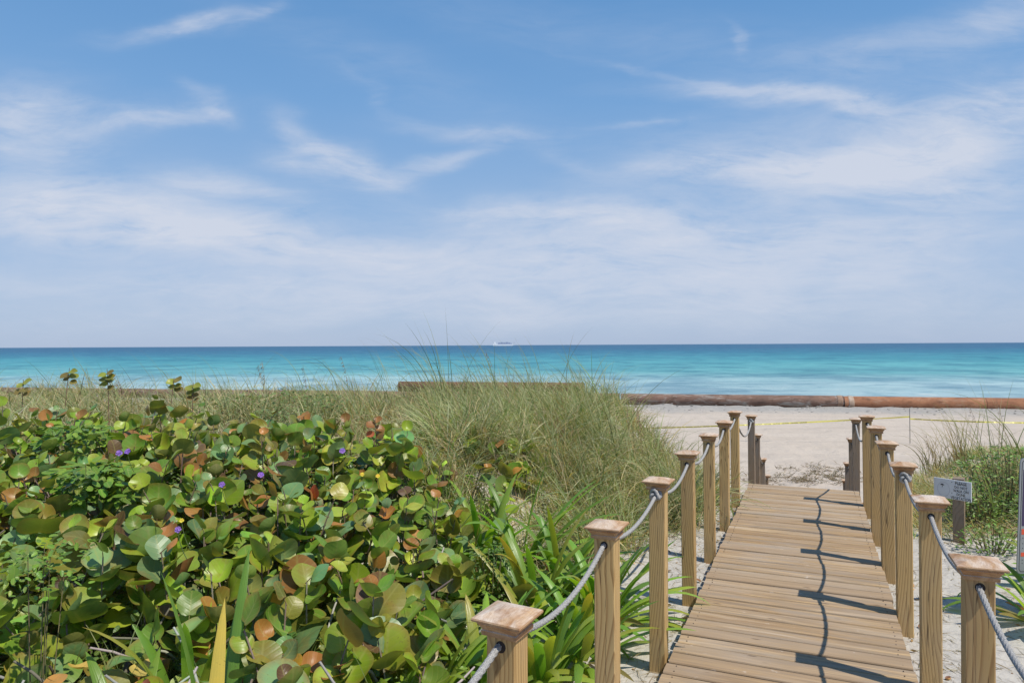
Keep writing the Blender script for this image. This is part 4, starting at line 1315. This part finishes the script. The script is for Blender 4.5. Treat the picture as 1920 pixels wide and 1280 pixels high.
right_tufts = [(1745, 9.8, 40, .55, 1, 'dark upright tuft right of the row of posts, against the pale beach', .05),
               (1722, 10.2, 16, .42, 0, 'sparse tuft next to the caps of the right posts', .08),
               (1800, 9.4, 70, .60, 0, 'brown bushy tuft leaning left against the beach, above the small sign', .06),
               (1768, 9.6, 16, .38, 0, 'small thin tuft between the two brown tufts', .08),
               (1838, 9.0, 22, .80, 1, 'tall thin blades reaching up to the yellow tape', .12),
               (1868, 8.6, 24, .75, 1, 'thin dark stalks right of the brown tufts', .12),
               (1905, 8.0, 14, 1.0, 1, 'tall straight blades at the right edge crossing the tape', .12),
               (1860, 6.6, 12, .45, 0, 'pale grey green arching blades over the shrub by the large sign', .06)]
for (px, Y, n, h_, sd, lb, spd) in right_tufts:
    oat_clump(px, Y, n, h_, sd, lb, spread=spd, windy=.6, wmul=1.0 if Y > 7 else 2.4, hmul=1.45)

# ------------------------------------------------------------------ sea grape thicket
GRAPE_PAL = [(.25, .365, .032), (.15, .27, .036), (.17, .29, .13), (.21, .215, .045), (.26, .13, .045), (.125, .075, .040), (.35, .44, .06), (.55, .27, .05), (.42, .10, .05)]
GRAPE_W = [26, 28, 20, 14, 3.0, 2.4, 7, .5, .2]


def canopy(X, Y):
    e = thicket_edge(Y) - X
    h_ = .60 + .0 * X
    pxx = 960 + 1300 * X / np.maximum(Y, .5)
    y0 = 2.85 - 1.25 * ss(pxx, 300, 560)
    h_ = h_ * (.45 + .55 * ss(e, -.1, .55)) * (.36 + .64 * ss(Y, y0, y0 + .75)) * (1 - .14 * ss(Y, 4.6, 6.0))
    return h_ + .06 * bumps(X, Y, .9, 8, 14) + .04 * bumps(X, Y, .35, 8, 15)


def shoot_set(XY, hts, lean, nleaf, smin, smax, pal=GRAPE_PAL, wts=GRAPE_W):
    """stems with alternate round leaves; returns leaf arrays + stem arrays"""
    LP = []; LN = []; LT = []; LS = []; LC = []; stems = []
    for (x, y), h_, le in zip(XY, hts, lean):
        z0 = float(ground(x, y)); azs = random.uniform(0, 6.28)
        n = 7; t_ = np.linspace(0, 1, n)
        dxy = np.array([math.cos(azs), math.sin(azs)]) * le * h_
        st_ = np.stack([x + dxy[0] * t_ ** 1.6, y + dxy[1] * t_ ** 1.6, z0 + h_ * t_], 1)
        stems.append(st_)
        m = max(3, int(nleaf * random.uniform(.7, 1.2)))
        a0 = random.uniform(0, 6.28)
        shade = random.random()
        for i in range(m):
            f_ = 1 - (i / m) * .72
            b = np.array([np.interp(f_, t_, st_[:, j]) for j in range(3)])
            aa = a0 + i * math.pi + random.gauss(0, .6)
            el = R(random.gauss(48, 20)) if i < m * .6 else R(random.gauss(22, 20))
            out = np.array([math.cos(aa), math.sin(aa), 0]); up = np.array([0, 0, 1.0])
            T = math.cos(el) * out + math.sin(el) * up; Nn = -math.sin(el) * out + math.cos(el) * up
            Nn = Nn + np.array([random.gauss(.06, .28), random.gauss(0, .28) - .22, random.gauss(.05, .15)])
            size = random.uniform(smin, smax) * (.62 if i == 0 else (.82 if i == 1 else 1.0))
            LP.append(b + T * .02); LN.append(Nn); LT.append(T); LS.append(size)
            LC.append((shade, i))
    LP, LN, LT, LS = map(np.array, (LP, LN, LT, LS)); LS = LS * (1.06 - .22 * ss(LP[:, 1], 3.2, 5.2))
    cols = pick(pal, wts, len(LP), .16)
    young = np.array([c[1] <= 1 and random.random() < .22 for c in LC])
    yc = pick([(.36, .17, .04), (.27, .26, .04), (.42, .19, .06), (.32, .38, .05)], [3, 3, 1, 3], len(LP))
    cols = np.where(young[:, None], yc, cols)
    return LP, LN, LT, LS, cols, stems


pts = []
prow = random.Random(11)
for yy in np.arange(1.6, 6.6, .185):
    for xx in np.arange(-6.6, .2, .20):
        x_, y_ = xx + prow.uniform(-.09, .09), yy + prow.uniform(-.08, .08)
        if in_thicket(np.array(x_), np.array(y_)) and x_ > -.80 * y_ - .7:
            if y_ < 2.15 and 960 + 1300 * x_ / y_ < 470: continue
            if y_ < 3.0 and 960 + 1300 * x_ / y_ < 430 and prow.random() < .78: continue
            pts.append((x_, y_))
        if y_ > 4.2 and prow.random() < .35: pts.append((x_ + .06, y_ + .07))
pts = np.array(pts)
hts = np.array([max(.12, float(canopy(x, y)) * prow.uniform(.72, 1.1)) for x, y in pts])
LP, LN, LT, LS, LC, stems = shoot_set(pts, hts, [prow.uniform(0, .45) for _ in pts], 7, .095, .205)
print('shoots', len(pts), 'leaves', len(LP))
lv = leaves(LP, LN, LT, LS, LC, rng.uniform(-.25, .55, len(LP)), 'grape', .05, edge=(rng.random(len(LP)) < .35).astype(float))
V_, F_, U_, C_ = join([lv])
thicket = link('sea_grape_thicket', raw_mesh('sea_grape_leaves', V_, F_, M_GRAPE, U_, C_, smooth=True))
tag(thicket, 'sprawling low thicket of round green and copper sea grape leaves', 'sea grape', kind='stuff')
# petioles + stems
pet0 = LP - LT / np.linalg.norm(LT, axis=1)[:, None] * .03; pet = np.stack([pet0, (pet0 + LP) / 2, LP + LT * .01], 1)
tb1 = tubes(pet, .0032, .0022, pick([(.22, .12, .06), (.20, .18, .06)], [1, 1], len(LP)))
tb2 = tubes(np.array(stems), .0065, .0035, pick([(.24, .17, .12), (.30, .25, .20)], [1, 1], len(stems)), 5)
# woody crawling branches near the front
br = []
for i in range(230):
    x0, y0 = random.uniform(-3.4, -.3), random.uniform(1.5, 4.2)
    if not in_thicket(np.array(x0), np.array(y0), .1): continue
    a_ = random.uniform(0, 6.28); L_ = random.uniform(.25, .7); t_ = np.linspace(0, 1, 7); w1 = random.gauss(0, .5)
    X = x0 + L_ * t_ * np.cos(a_ + w1 * t_); Y = y0 + L_ * t_ * np.sin(a_ + w1 * t_)
    br.append(np.stack([X, Y, ground(X, Y) + .02 + random.uniform(.08, .48) * t_ + .02 * np.sin(t_ * 9 + i)], 1))
tb3 = tubes(np.array(br), .011, .005, pick([(.50, .47, .44), (.24, .20, .16)], [2, 1], len(br)), 6)
V_, F_, U_, C_ = join([tb1, tb2, tb3])
tag(link('branches', raw_mesh('branches', V_, F_, M_BARK, U_, C_, smooth=True), thicket), kind='stuff')

# low herbs filling the shade under the thicket
n = 20000
P = scatter(n, -6, .3, 1.45, 6.3, lambda X, Y: in_thicket(X, Y, .12))
tz = rng.random(n) ** .8
Z = ground(P[:, 0], P[:, 1]) + .02 + tz * np.maximum(.08, canopy(P[:, 0], P[:, 1]) * .58)
Nn = rng.normal(0, .5, (n, 3)) + [0, -.2, .8]; T = rng.normal(0, 1, (n, 3)) * [1, 1, .4]
lv = leaves(np.column_stack([P, Z]), Nn, T, rng.uniform(.025, .07, n), pick([(.05, .11, .022), (.08, .16, .03), (.15, .24, .05)], [3, 3, 1], n), .2, 'herb')
XY = scatter(2200, -4, 0, 1.5, 4, lambda X, Y: in_thicket(X, Y, .1)); n9 = 2200
bl = ribbons(np.column_stack([XY, ground(XY[:, 0], XY[:, 1])]), rng.uniform(0, 6.28, n9), rng.uniform(0, .7, n9), rng.uniform(.3, 1.6, n9), rng.uniform(.2, .6, n9), rng.uniform(.004, .010, n9), 6,
             pick([(.12, .2, .05), (.2, .24, .08), (.35, .3, .15)], [2, 2, 1], n9), None, rng.uniform(-1, 1, n9))
V_, F_, U_, C_ = join([lv, bl])
tag(link('undergrowth', raw_mesh('undergrowth', V_, F_, M_HERB, U_, C_)), 'small dark green herbs filling the gaps below the sea grape leaves', 'undergrowth', kind='stuff')

# bright herb patch with drooping leaves, a thing of its own in the middle of the thicket
def herb_patch(px, py, Y, rad, n, label, pal, size=(.03, .06), hgt=.3, droop=True, name='leafy_herb'):
    c = at(px, py, Y); g = float(ground(c[0], c[1]))
    r_ = rad * np.sqrt(rng.random(n)); a_ = rng.uniform(0, 6.28, n)
    zz = c[2] - g - hgt * rng.random(n) ** 1.3 - .25 * (r_ / rad) ** 2 * hgt
    P = np.column_stack([r_ * np.cos(a_), r_ * np.sin(a_), zz])
    T = np.column_stack([np.cos(a_ + rng.normal(0, .8, n)), np.sin(a_ + rng.normal(0, .8, n)), (-.7 if droop else .4) + rng.normal(0, .4, n)])
    Nn = rng.normal(0, .35, (n, 3)) + [0, -.25, .9]
    v, f, uu, cc = leaves(P, Nn, T, rng.uniform(size[0], size[1], n), pick(pal, [1] * len(pal), n), .15, 'herb')
    root = empty(name, (c[0], c[1], g), 0, label, 'shrub' if name == 'leafy_shrub' else 'herb')
    link('leaves', raw_mesh('leaves', v, f, M_HERB, uu, cc), root)
    m = max(8, n // 30) if Y > 3.5 else 5; r2 = rad * .8 * np.sqrt(rng.random(m)); a2 = rng.uniform(0, 6.28, m)
    t_ = np.linspace(0, 1, 5)[None, :, None]
    top = np.column_stack([r2 * np.cos(a2), r2 * np.sin(a2), np.full(m, float(c[2] - g)) * rng.uniform(.7, .98, m)])
    bot = np.column_stack([r2 * .35 * np.cos(a2), r2 * .35 * np.sin(a2), np.full(m, -.03)])
    v, f, uu, cc = tubes(bot[:, None] * (1 - t_) + top[:, None] * t_, .004, .002, pick([(.2, .18, .08)], [1], m))
    link('stems', raw_mesh('stems', v, [f], M_BARK, uu, cc), root)


BR = [(.12, .24, .03), (.16, .29, .04), (.09, .19, .025)]
herb_patch(170, 868, 4.3, .22, 240, 'bright green herb with drooping pointed leaves left of the two purple flowers', BR, (.05, .085), .20)
herb_patch(140, 795, 5.3, .26, 200, 'light green leafy herb at the back left edge of the sea grape', BR, (.05, .09), .18)
herb_patch(60, 1010, 2.9, .22, 260, 'fine leaved green herb at the left edge of the picture', BR, (.02, .04), .2)
herb_patch(915, 1015, 4.6, .16, 340, 'dense small leaved dark green herb below the sea grape, left of the big lily', [(.05, .12, .02), (.08, .17, .03)], (.018, .03), .30)
WD = [(.12, .19, .06), (.15, .22, .08), (.10, .16, .06)]
for i, (px, py, Y, lb) in enumerate([(470, 735, 8.4, 'left one of the upright green weeds behind the sea grape'), (545, 728, 8.6, 'middle green weed, tallest of the upright weeds'),
                                     (610, 738, 8.5, 'green weed right of the tallest one'), (525, 760, 7.8, 'low green weed in front of the tallest one'), (410, 742, 8.6, 'small green weed next to the round leaves on stalks')]):
    herb_patch(px, py, Y, .30, 420, lb, WD, (.022, .05), .38, droop=False, name='green_weed')
SH = [(.10, .22, .03), (.15, .28, .045), (.07, .15, .025), (.12, .20, .05)]
herb_patch(1885, 835, 7.0, .50, 2400, 'bushy bright green shrub behind the large sign at the right edge', SH, (.022, .048), .85, droop=False, name='leafy_shrub')
herb_patch(1835, 905, 6.7, .33, 1100, 'green leafy shrub right of the small white sign', SH, (.02, .042), .55, droop=False, name='leafy_shrub')
herb_patch(1855, 985, 5.9, .26, 700, 'low green shrub in front, between the small sign and the large sign', SH, (.02, .04), .40, droop=False, name='leafy_shrub')

# sprigs of round leaves standing above the grass at the back
sprigs = [(203, 702, 7.6, 7, 'round leaved sprig with three stacked leaves above the left grass'), (118, 700, 8.0, 5, 'small dark round leaved sprig near the left edge'),
          (38, 722, 7.6, 5, 'flat round leaves at the very left edge of the grass'), (316, 718, 7.8, 5, 'single round leaf pair left of centre of the left grass'),
          (358, 728, 7.6, 7, 'round leaved sprig leaning right beside the green weeds'), (706, 796, 5.4, 4, 'reddish sea grape shoot standing at the back edge of the thicket')]
for px, py, Y, m, lb in sprigs:
    c = at(px, py, Y); g = float(ground(c[0], c[1])); H = float(c[2]) - g + .06
    root = empty('sea_grape_sprig', (c[0], c[1], g), 0, lb, 'sea grape', 'sea grape sprigs standing above the thicket')
    t_ = np.linspace(0, 1, 6); st_ = np.stack([.05 * t_ ** 2 * random.uniform(-1, 1), .04 * t_, H * t_], 1)
    v, f, uu, cc = tubes(st_[None], .006, .003, [(.25, .16, .1)], 5); link('stem', raw_mesh('stem', v, [f], M_BARK, uu, cc), root)
    P = []; T = []; Nn = []
    for i in range(m):
        aa = i * math.pi + random.gauss(0, .5) + .2; el = R(random.uniform(-5, 25)); P.append(st_[-1] - [0, 0, .05 + i * .028]); out = np.array([math.cos(aa), math.sin(aa), 0])
        T.append(math.cos(el) * out + [0, 0, math.sin(el)]); Nn.append(-math.sin(el) * out + [random.gauss(0, .2), -.75, math.cos(el)])
    pal = [(.22, .25, .045), (.20, .16, .05)] if px != 706 else [(.42, .09, .05), (.33, .14, .05)]
    v, f, uu, cc = leaves(np.array(P), np.array(Nn), np.array(T), rng.uniform(.075, .105, m) * (.8 if px == 706 else 1), pick(pal, [1, 1], m), .2, 'grape', .04)
    link('leaves', raw_mesh('leaves', v, f, M_GRAPE, uu, cc, smooth=True), root)


# ------------------------------------------------------------------ spider lilies
def lily(px, py, n, L, label, yellow=.25, dead=3, width=.060, az0=None, spread=1.0, xyz=None, leanr=(.18, 1.2), force=None):
    X, Y, g = on_ground(px, py) if xyz is None else xyz
    az = np.linspace(0, 2 * np.pi * 1.618 * n, n) % (2 * np.pi) + rng.normal(0, .25, n)
    if az0 is not None: az = az0 + rng.normal(0, .5, n)
    rank = np.linspace(0, 1, n)
    lean0 = leanr[0] + (leanr[1] - leanr[0]) * rank * spread + rng.normal(0, .06, n)
    bend = (.45 + 1.55 * rng.random(n)) * (.55 + .7 * rank)
    if force is not None: bend = bend * .3
    LL = L * (.75 + .35 * rng.random(n))
    col = pick([(.14, .29, .033), (.21, .39, .045), (.29, .46, .055), (.38, .50, .08)], [3, 4, 3, 2], n, .12)
    isy = rng.random(n) < yellow
    if force is not None: col = pick([force], [1], n, .05)
    if force is not None: isy = isy & False
    tipc = np.where(isy[:, None], pick([(.46, .44, .06), (.50, .36, .06), (.30, .36, .05)], [2, 1, 2], n), col * 1.1)
    col = np.where((isy & (rng.random(n) < .4))[:, None], pick([(.42, .42, .07), (.30, .36, .06)], [1, 1], n), col)
    r0 = .03 + .05 * rank
    base = np.column_stack([r0 * np.cos(az), r0 * np.sin(az), np.full(n, -.02)])
    if force is not None: tipc = col
    a = ribbons(base, az, lean0, bend, LL, width * rng.uniform(.8, 1.15, n), 12, col, tipc, rng.normal(0, .12, n), fold=-.35, power=1.7, prof='strap', nc=3)
    parts = [a[:4]]
    if dead:
        azd = rng.uniform(0, 6.28, dead)
        d_ = ribbons(np.column_stack([.06 * np.cos(azd), .06 * np.sin(azd), np.full(dead, .0)]), azd, rng.uniform(.9, 1.2, dead), rng.uniform(.45, .7, dead), L * rng.uniform(.5, .8, dead), width * .6, 8,
                     pick([(.42, .25, .11), (.34, .22, .13)], [1, 1], dead), pick([(.30, .17, .09)], [1], dead), rng.normal(0, .6, dead), fold=.7, power=1.0, prof='strap', nc=3)
        parts.append(d_[:4])
    V_, F_, U_, C_ = join(parts)
    # keep leaves above the sand
    gz2 = ground(V_[:, 0] + X, V_[:, 1] + Y) - g
    V_[:, 2] = np.where(V_[:, 2] < gz2 + .006, gz2 + .006 + .0 * V_[:, 2], V_[:, 2])
    o = link('spider_lily', raw_mesh('spider_lily', V_, F_, M_LILY, U_, C_, smooth=True), None, (X, Y, g))
    tag(o, label, 'lily', 'strap leaved spider lilies in the sand')
    return o


lily(965, 1075, 34, .88, 'biggest dark green lily clump between the sea grape and the tall grass', .06, 3)
lily(905, 1070, 20, .80, 'upright lily clump half hidden by the sea grape, left of the biggest one', .08, 2)
lily(1050, 1110, 30, .76, 'lily clump with yellowing tips right of the biggest one, behind the second left post', .35, 5)
lily(1000, 1165, 30, .76, 'lily clump seen above the sagging rope between the first two left posts', .40, 5)
lily(1120, 1165, 34, .70, 'lily clump directly behind the second left post, spilling out to its right', .30, 9)
lily(1085, 1235, 24, .62, 'small yellowish lily clump under the rope left of the second post', .50, 6)
lily(1010, 1290, 30, .64, 'lily clump close behind the nearest left post on its right side', .45, 5)
lily(900, 1300, 26, .68, 'lily clump just left of the nearest left post, long leaves crossing the sand', .30, 3)
lily(800, 1330, 26, .62, 'broad leaved lily clump at the bottom, right of the sea grape leaves', .15, 2, .055)
lily(720, 1380, 20, .55, 'lily clump at the bottom edge below the middle sea grape leaves', .25, 3)
lily(560, 1440, 12, .55, 'few strap leaves with one yellow edged blade at the bottom edge', .4, 2)
lily(350, 1400, 9, .72, 'tall upright strap leaves with a big yellow blade in the lower left', .5, 0, .055, leanr=(.02, .35))
lily(235, 1480, 7, .60, 'narrow group of upright blades near the lower left corner, right of the broad blade', .0, 0, .05, leanr=(.02, .3))
lily(110, 1500, 8, .50, 'broad upright blades in the lower left corner', .05, 0, .055, leanr=(.02, .4))
lily(0, 0, 2, 1.0, 'single tall yellow dying strap blade standing in the lower left', 1.0, 0, .062, leanr=(.02, .10), force=(.95, .66, .14), xyz=(-.93, 2.0, float(ground(-.93, 2.0))))
lily(0, 0, 3, .95, 'single tall green strap blade leaning left, above the yellow blade', .0, 0, .060, az0=2.6, leanr=(.12, .3), force=(.16, .32, .05), xyz=(-1.12, 2.62, float(ground(-1.12, 2.62))))
lily(0, 0, 5, .74, 'green strap blades left of the tall yellow blade at the bottom edge', .0, 0, .058, leanr=(.03, .4), force=(.18, .33, .07), xyz=(-1.3, 2.2, float(ground(-1.3, 2.2))))
lily(0, 0, 6, .66, 'broad pale green strap blades in the very corner at the lower left', .0, 0, .06, leanr=(.03, .4), force=(.17, .30, .07), xyz=(-1.62, 2.3, float(ground(-1.62, 2.3))))
lily(1960, 1175, 24, .55, 'lily clump at the right edge beside the nearest right post', .35, 4)
lily(1990, 1090, 16, .50, 'lily leaves under the large sign at the right edge', .25, 2)

# ------------------------------------------------------------------ flowers
fl = [(222, 849, 4.2, 'purple flower left of the pair above the bright herb', 0), (238, 846, 4.2, 'purple flower right of the pair above the bright herb', 0), (331, 992, 3.0, 'lone purple flower beside the large pale leaves', 0),
      (414, 908, 3.6, 'small purple flower in the middle of the thicket', 0), (487, 890, 3.8, 'pinkish purple flower right of the middle flower', 0), (640, 845, 4.4, 'tiny purple flower at the back of the thicket', 0),
      (677, 889, 4.0, 'yellow flower beside the thin pale grass stalk', 1), (706, 892, 4.0, 'yellow flower right of the other yellow one', 1), (338, 975, 3.05, 'tiny yellow flower above the lone purple one', 1)]
for px, py, Y, lb, yel in fl:
    c = at(px, py, Y - .25); n = 5; rr_ = (.021 if not yel else .015) * Y / 4
    az = np.arange(n) * 2 * np.pi / n
    T = np.column_stack([np.cos(az), np.sin(az) * .6 - .1, np.sin(az) * .8 + .2]); Nn = np.tile([.1, -.8, .55], (n, 1)) + rng.normal(0, .1, (n, 3))
    colr = [(.27, .15, .62)] if not yel else [(.75, .62, .05)]
    v, f, uu, cc = leaves(np.zeros((n, 3)), Nn, T, rr_ * .8, pick(colr, [1], n, .08), .3, 'grape', .06)
    root = empty('purple_flower' if not yel else 'yellow_flower', tuple(c), 0, lb, 'flower', 'small wild flowers among the leaves')
    link('petals', raw_mesh('petals', v, f, M_PETAL, uu, cc), root)
    g = float(ground(c[0], c[1])); t_ = np.linspace(0, 1, 5)
    v, f, uu, cc = tubes(np.stack([.03 * t_ ** 2, .01 * t_, -.12 * t_], 1)[None], .0018, .0022, [(.10, .16, .04)]); link('stem', raw_mesh('stem', v, [f], M_BARK, uu, cc), root)

# ------------------------------------------------------------------ litter
n = 7500
def litter_cond(X, Y):
    u_, v_ = uv_of(X, Y)
    d = np.minimum(np.abs(v_ - VR - .04), np.abs(v_ - VL + .05))
    near = (v_ < VL - .01) | (v_ > VR + .01)
    p = np.exp(-d / .22) + .30 * (bumps(X, Y, .9, 8, 16) > .25) + .12
    return near & (rng.random(X.shape) < p) & (v_ > -2.6) & (v_ < 3.2) & (Y < 9)
P = scatter(n, -2.5, 5.5, 1.6, 9, litter_cond)
az = rng.uniform(0, 6.28, n)
d1 = ribbons(np.column_stack([P, ground(P[:, 0], P[:, 1]) + .004]), az, rng.uniform(1.35, 1.62, n), rng.normal(0, .25, n), rng.uniform(.02, .13, n), rng.uniform(.0015, .006, n), 3,
             pick([(.36, .26, .16), (.22, .14, .09), (.42, .34, .24)], [2, 2, 1], n), None, rng.uniform(-1, 1, n))
nl = 800; P = scatter(nl, -3.5, 5.5, 1.5, 8, lambda X, Y: litter_cond(X, Y) | (in_thicket(X, Y, .3) & (Y < 3.6) & (X < 0)))
lv = leaves(np.column_stack([P, ground(P[:, 0], P[:, 1]) + .006]), rng.normal(0, .3, (nl, 3)) + [0, 0, 1], rng.normal(0, 1, (nl, 3)) * [1, 1, .1], rng.uniform(.02, .055, nl),
            pick([(.40, .22, .10), (.24, .13, .07), (.50, .32, .15)], [2, 2, 1], nl), rng.uniform(-.4, .6, nl), 'herb')
V_, F_, U_, C_ = join([d1, lv])
tag(link('leaf_litter', raw_mesh('leaf_litter', V_, F_, M_GRASS, U_, C_)), 'dry twigs and dead leaves scattered on the sand along the boards', 'litter', kind='stuff')
# fallen sea grape leaves, orange and red, in the lower left
nf = 95; P = scatter(nf, -3.0, -.9, 2.2, 3.3, lambda X, Y: in_thicket(X, Y, .2))
Z = ground(P[:, 0], P[:, 1]) + rng.uniform(.14, .40, nf)
lv = leaves(np.column_stack([P, Z]), rng.normal(0, .35, (nf, 3)) + [0, -.35, .8], rng.normal(0, 1, (nf, 3)) * [1, 1, .3], rng.uniform(.07, .13, nf),
            pick([(.56, .33, .09), (.50, .22, .07), (.36, .09, .06), (.50, .42, .14)], [4, 2, .8, 3], nf), rng.uniform(-.2, .5, nf), 'grape', .05)
V_, F_, U_, C_ = join([lv])
tag(link('fallen_leaves', raw_mesh('fallen_leaves', V_, F_, M_GRAPE, U_, C_, smooth=True)), 'fallen orange, yellow and red sea grape leaves caught in the lower left undergrowth', 'fallen leaves', kind='stuff')

# seaweed wrack on the beach beyond the boards
def wrack(px, py, sx_r, sy_r, n):
    X, Y, g = on_ground(px, py); 
    P = rng.normal(0, 1, (n, 2)) * [sx_r, sy_r] + [X, Y]
    k_ = bumps(P[:, 0], P[:, 1], .55, 8, 18) > -.15; P = P[k_]; n = len(P)
    return ribbons(np.column_stack([P, ground(P[:, 0], P[:, 1]) + .01]), rng.uniform(0, 6.28, n), rng.uniform(.8, 1.6, n), rng.uniform(-.2, .9, n), rng.uniform(.06, .20, n), rng.uniform(.008, .02, n), 4,
                   pick([(.13, .08, .065), (.20, .13, .10), (.30, .22, .17)], [3, 2, 1], n), None, rng.uniform(-1, 1, n))[:4]
V_, F_, U_, C_ = join([wrack(1530, 882, .5, .35, 500), wrack(1560, 896, .65, .45, 1000), wrack(1455, 898, .5, .35, 500), wrack(1500, 903, .5, .3, 300)])
tag(link('seaweed', raw_mesh('seaweed', V_, F_, M_GRASS, U_, C_)), 'dry brown seaweed strewn on the beach just beyond the end of the boards', 'seaweed', kind='stuff')
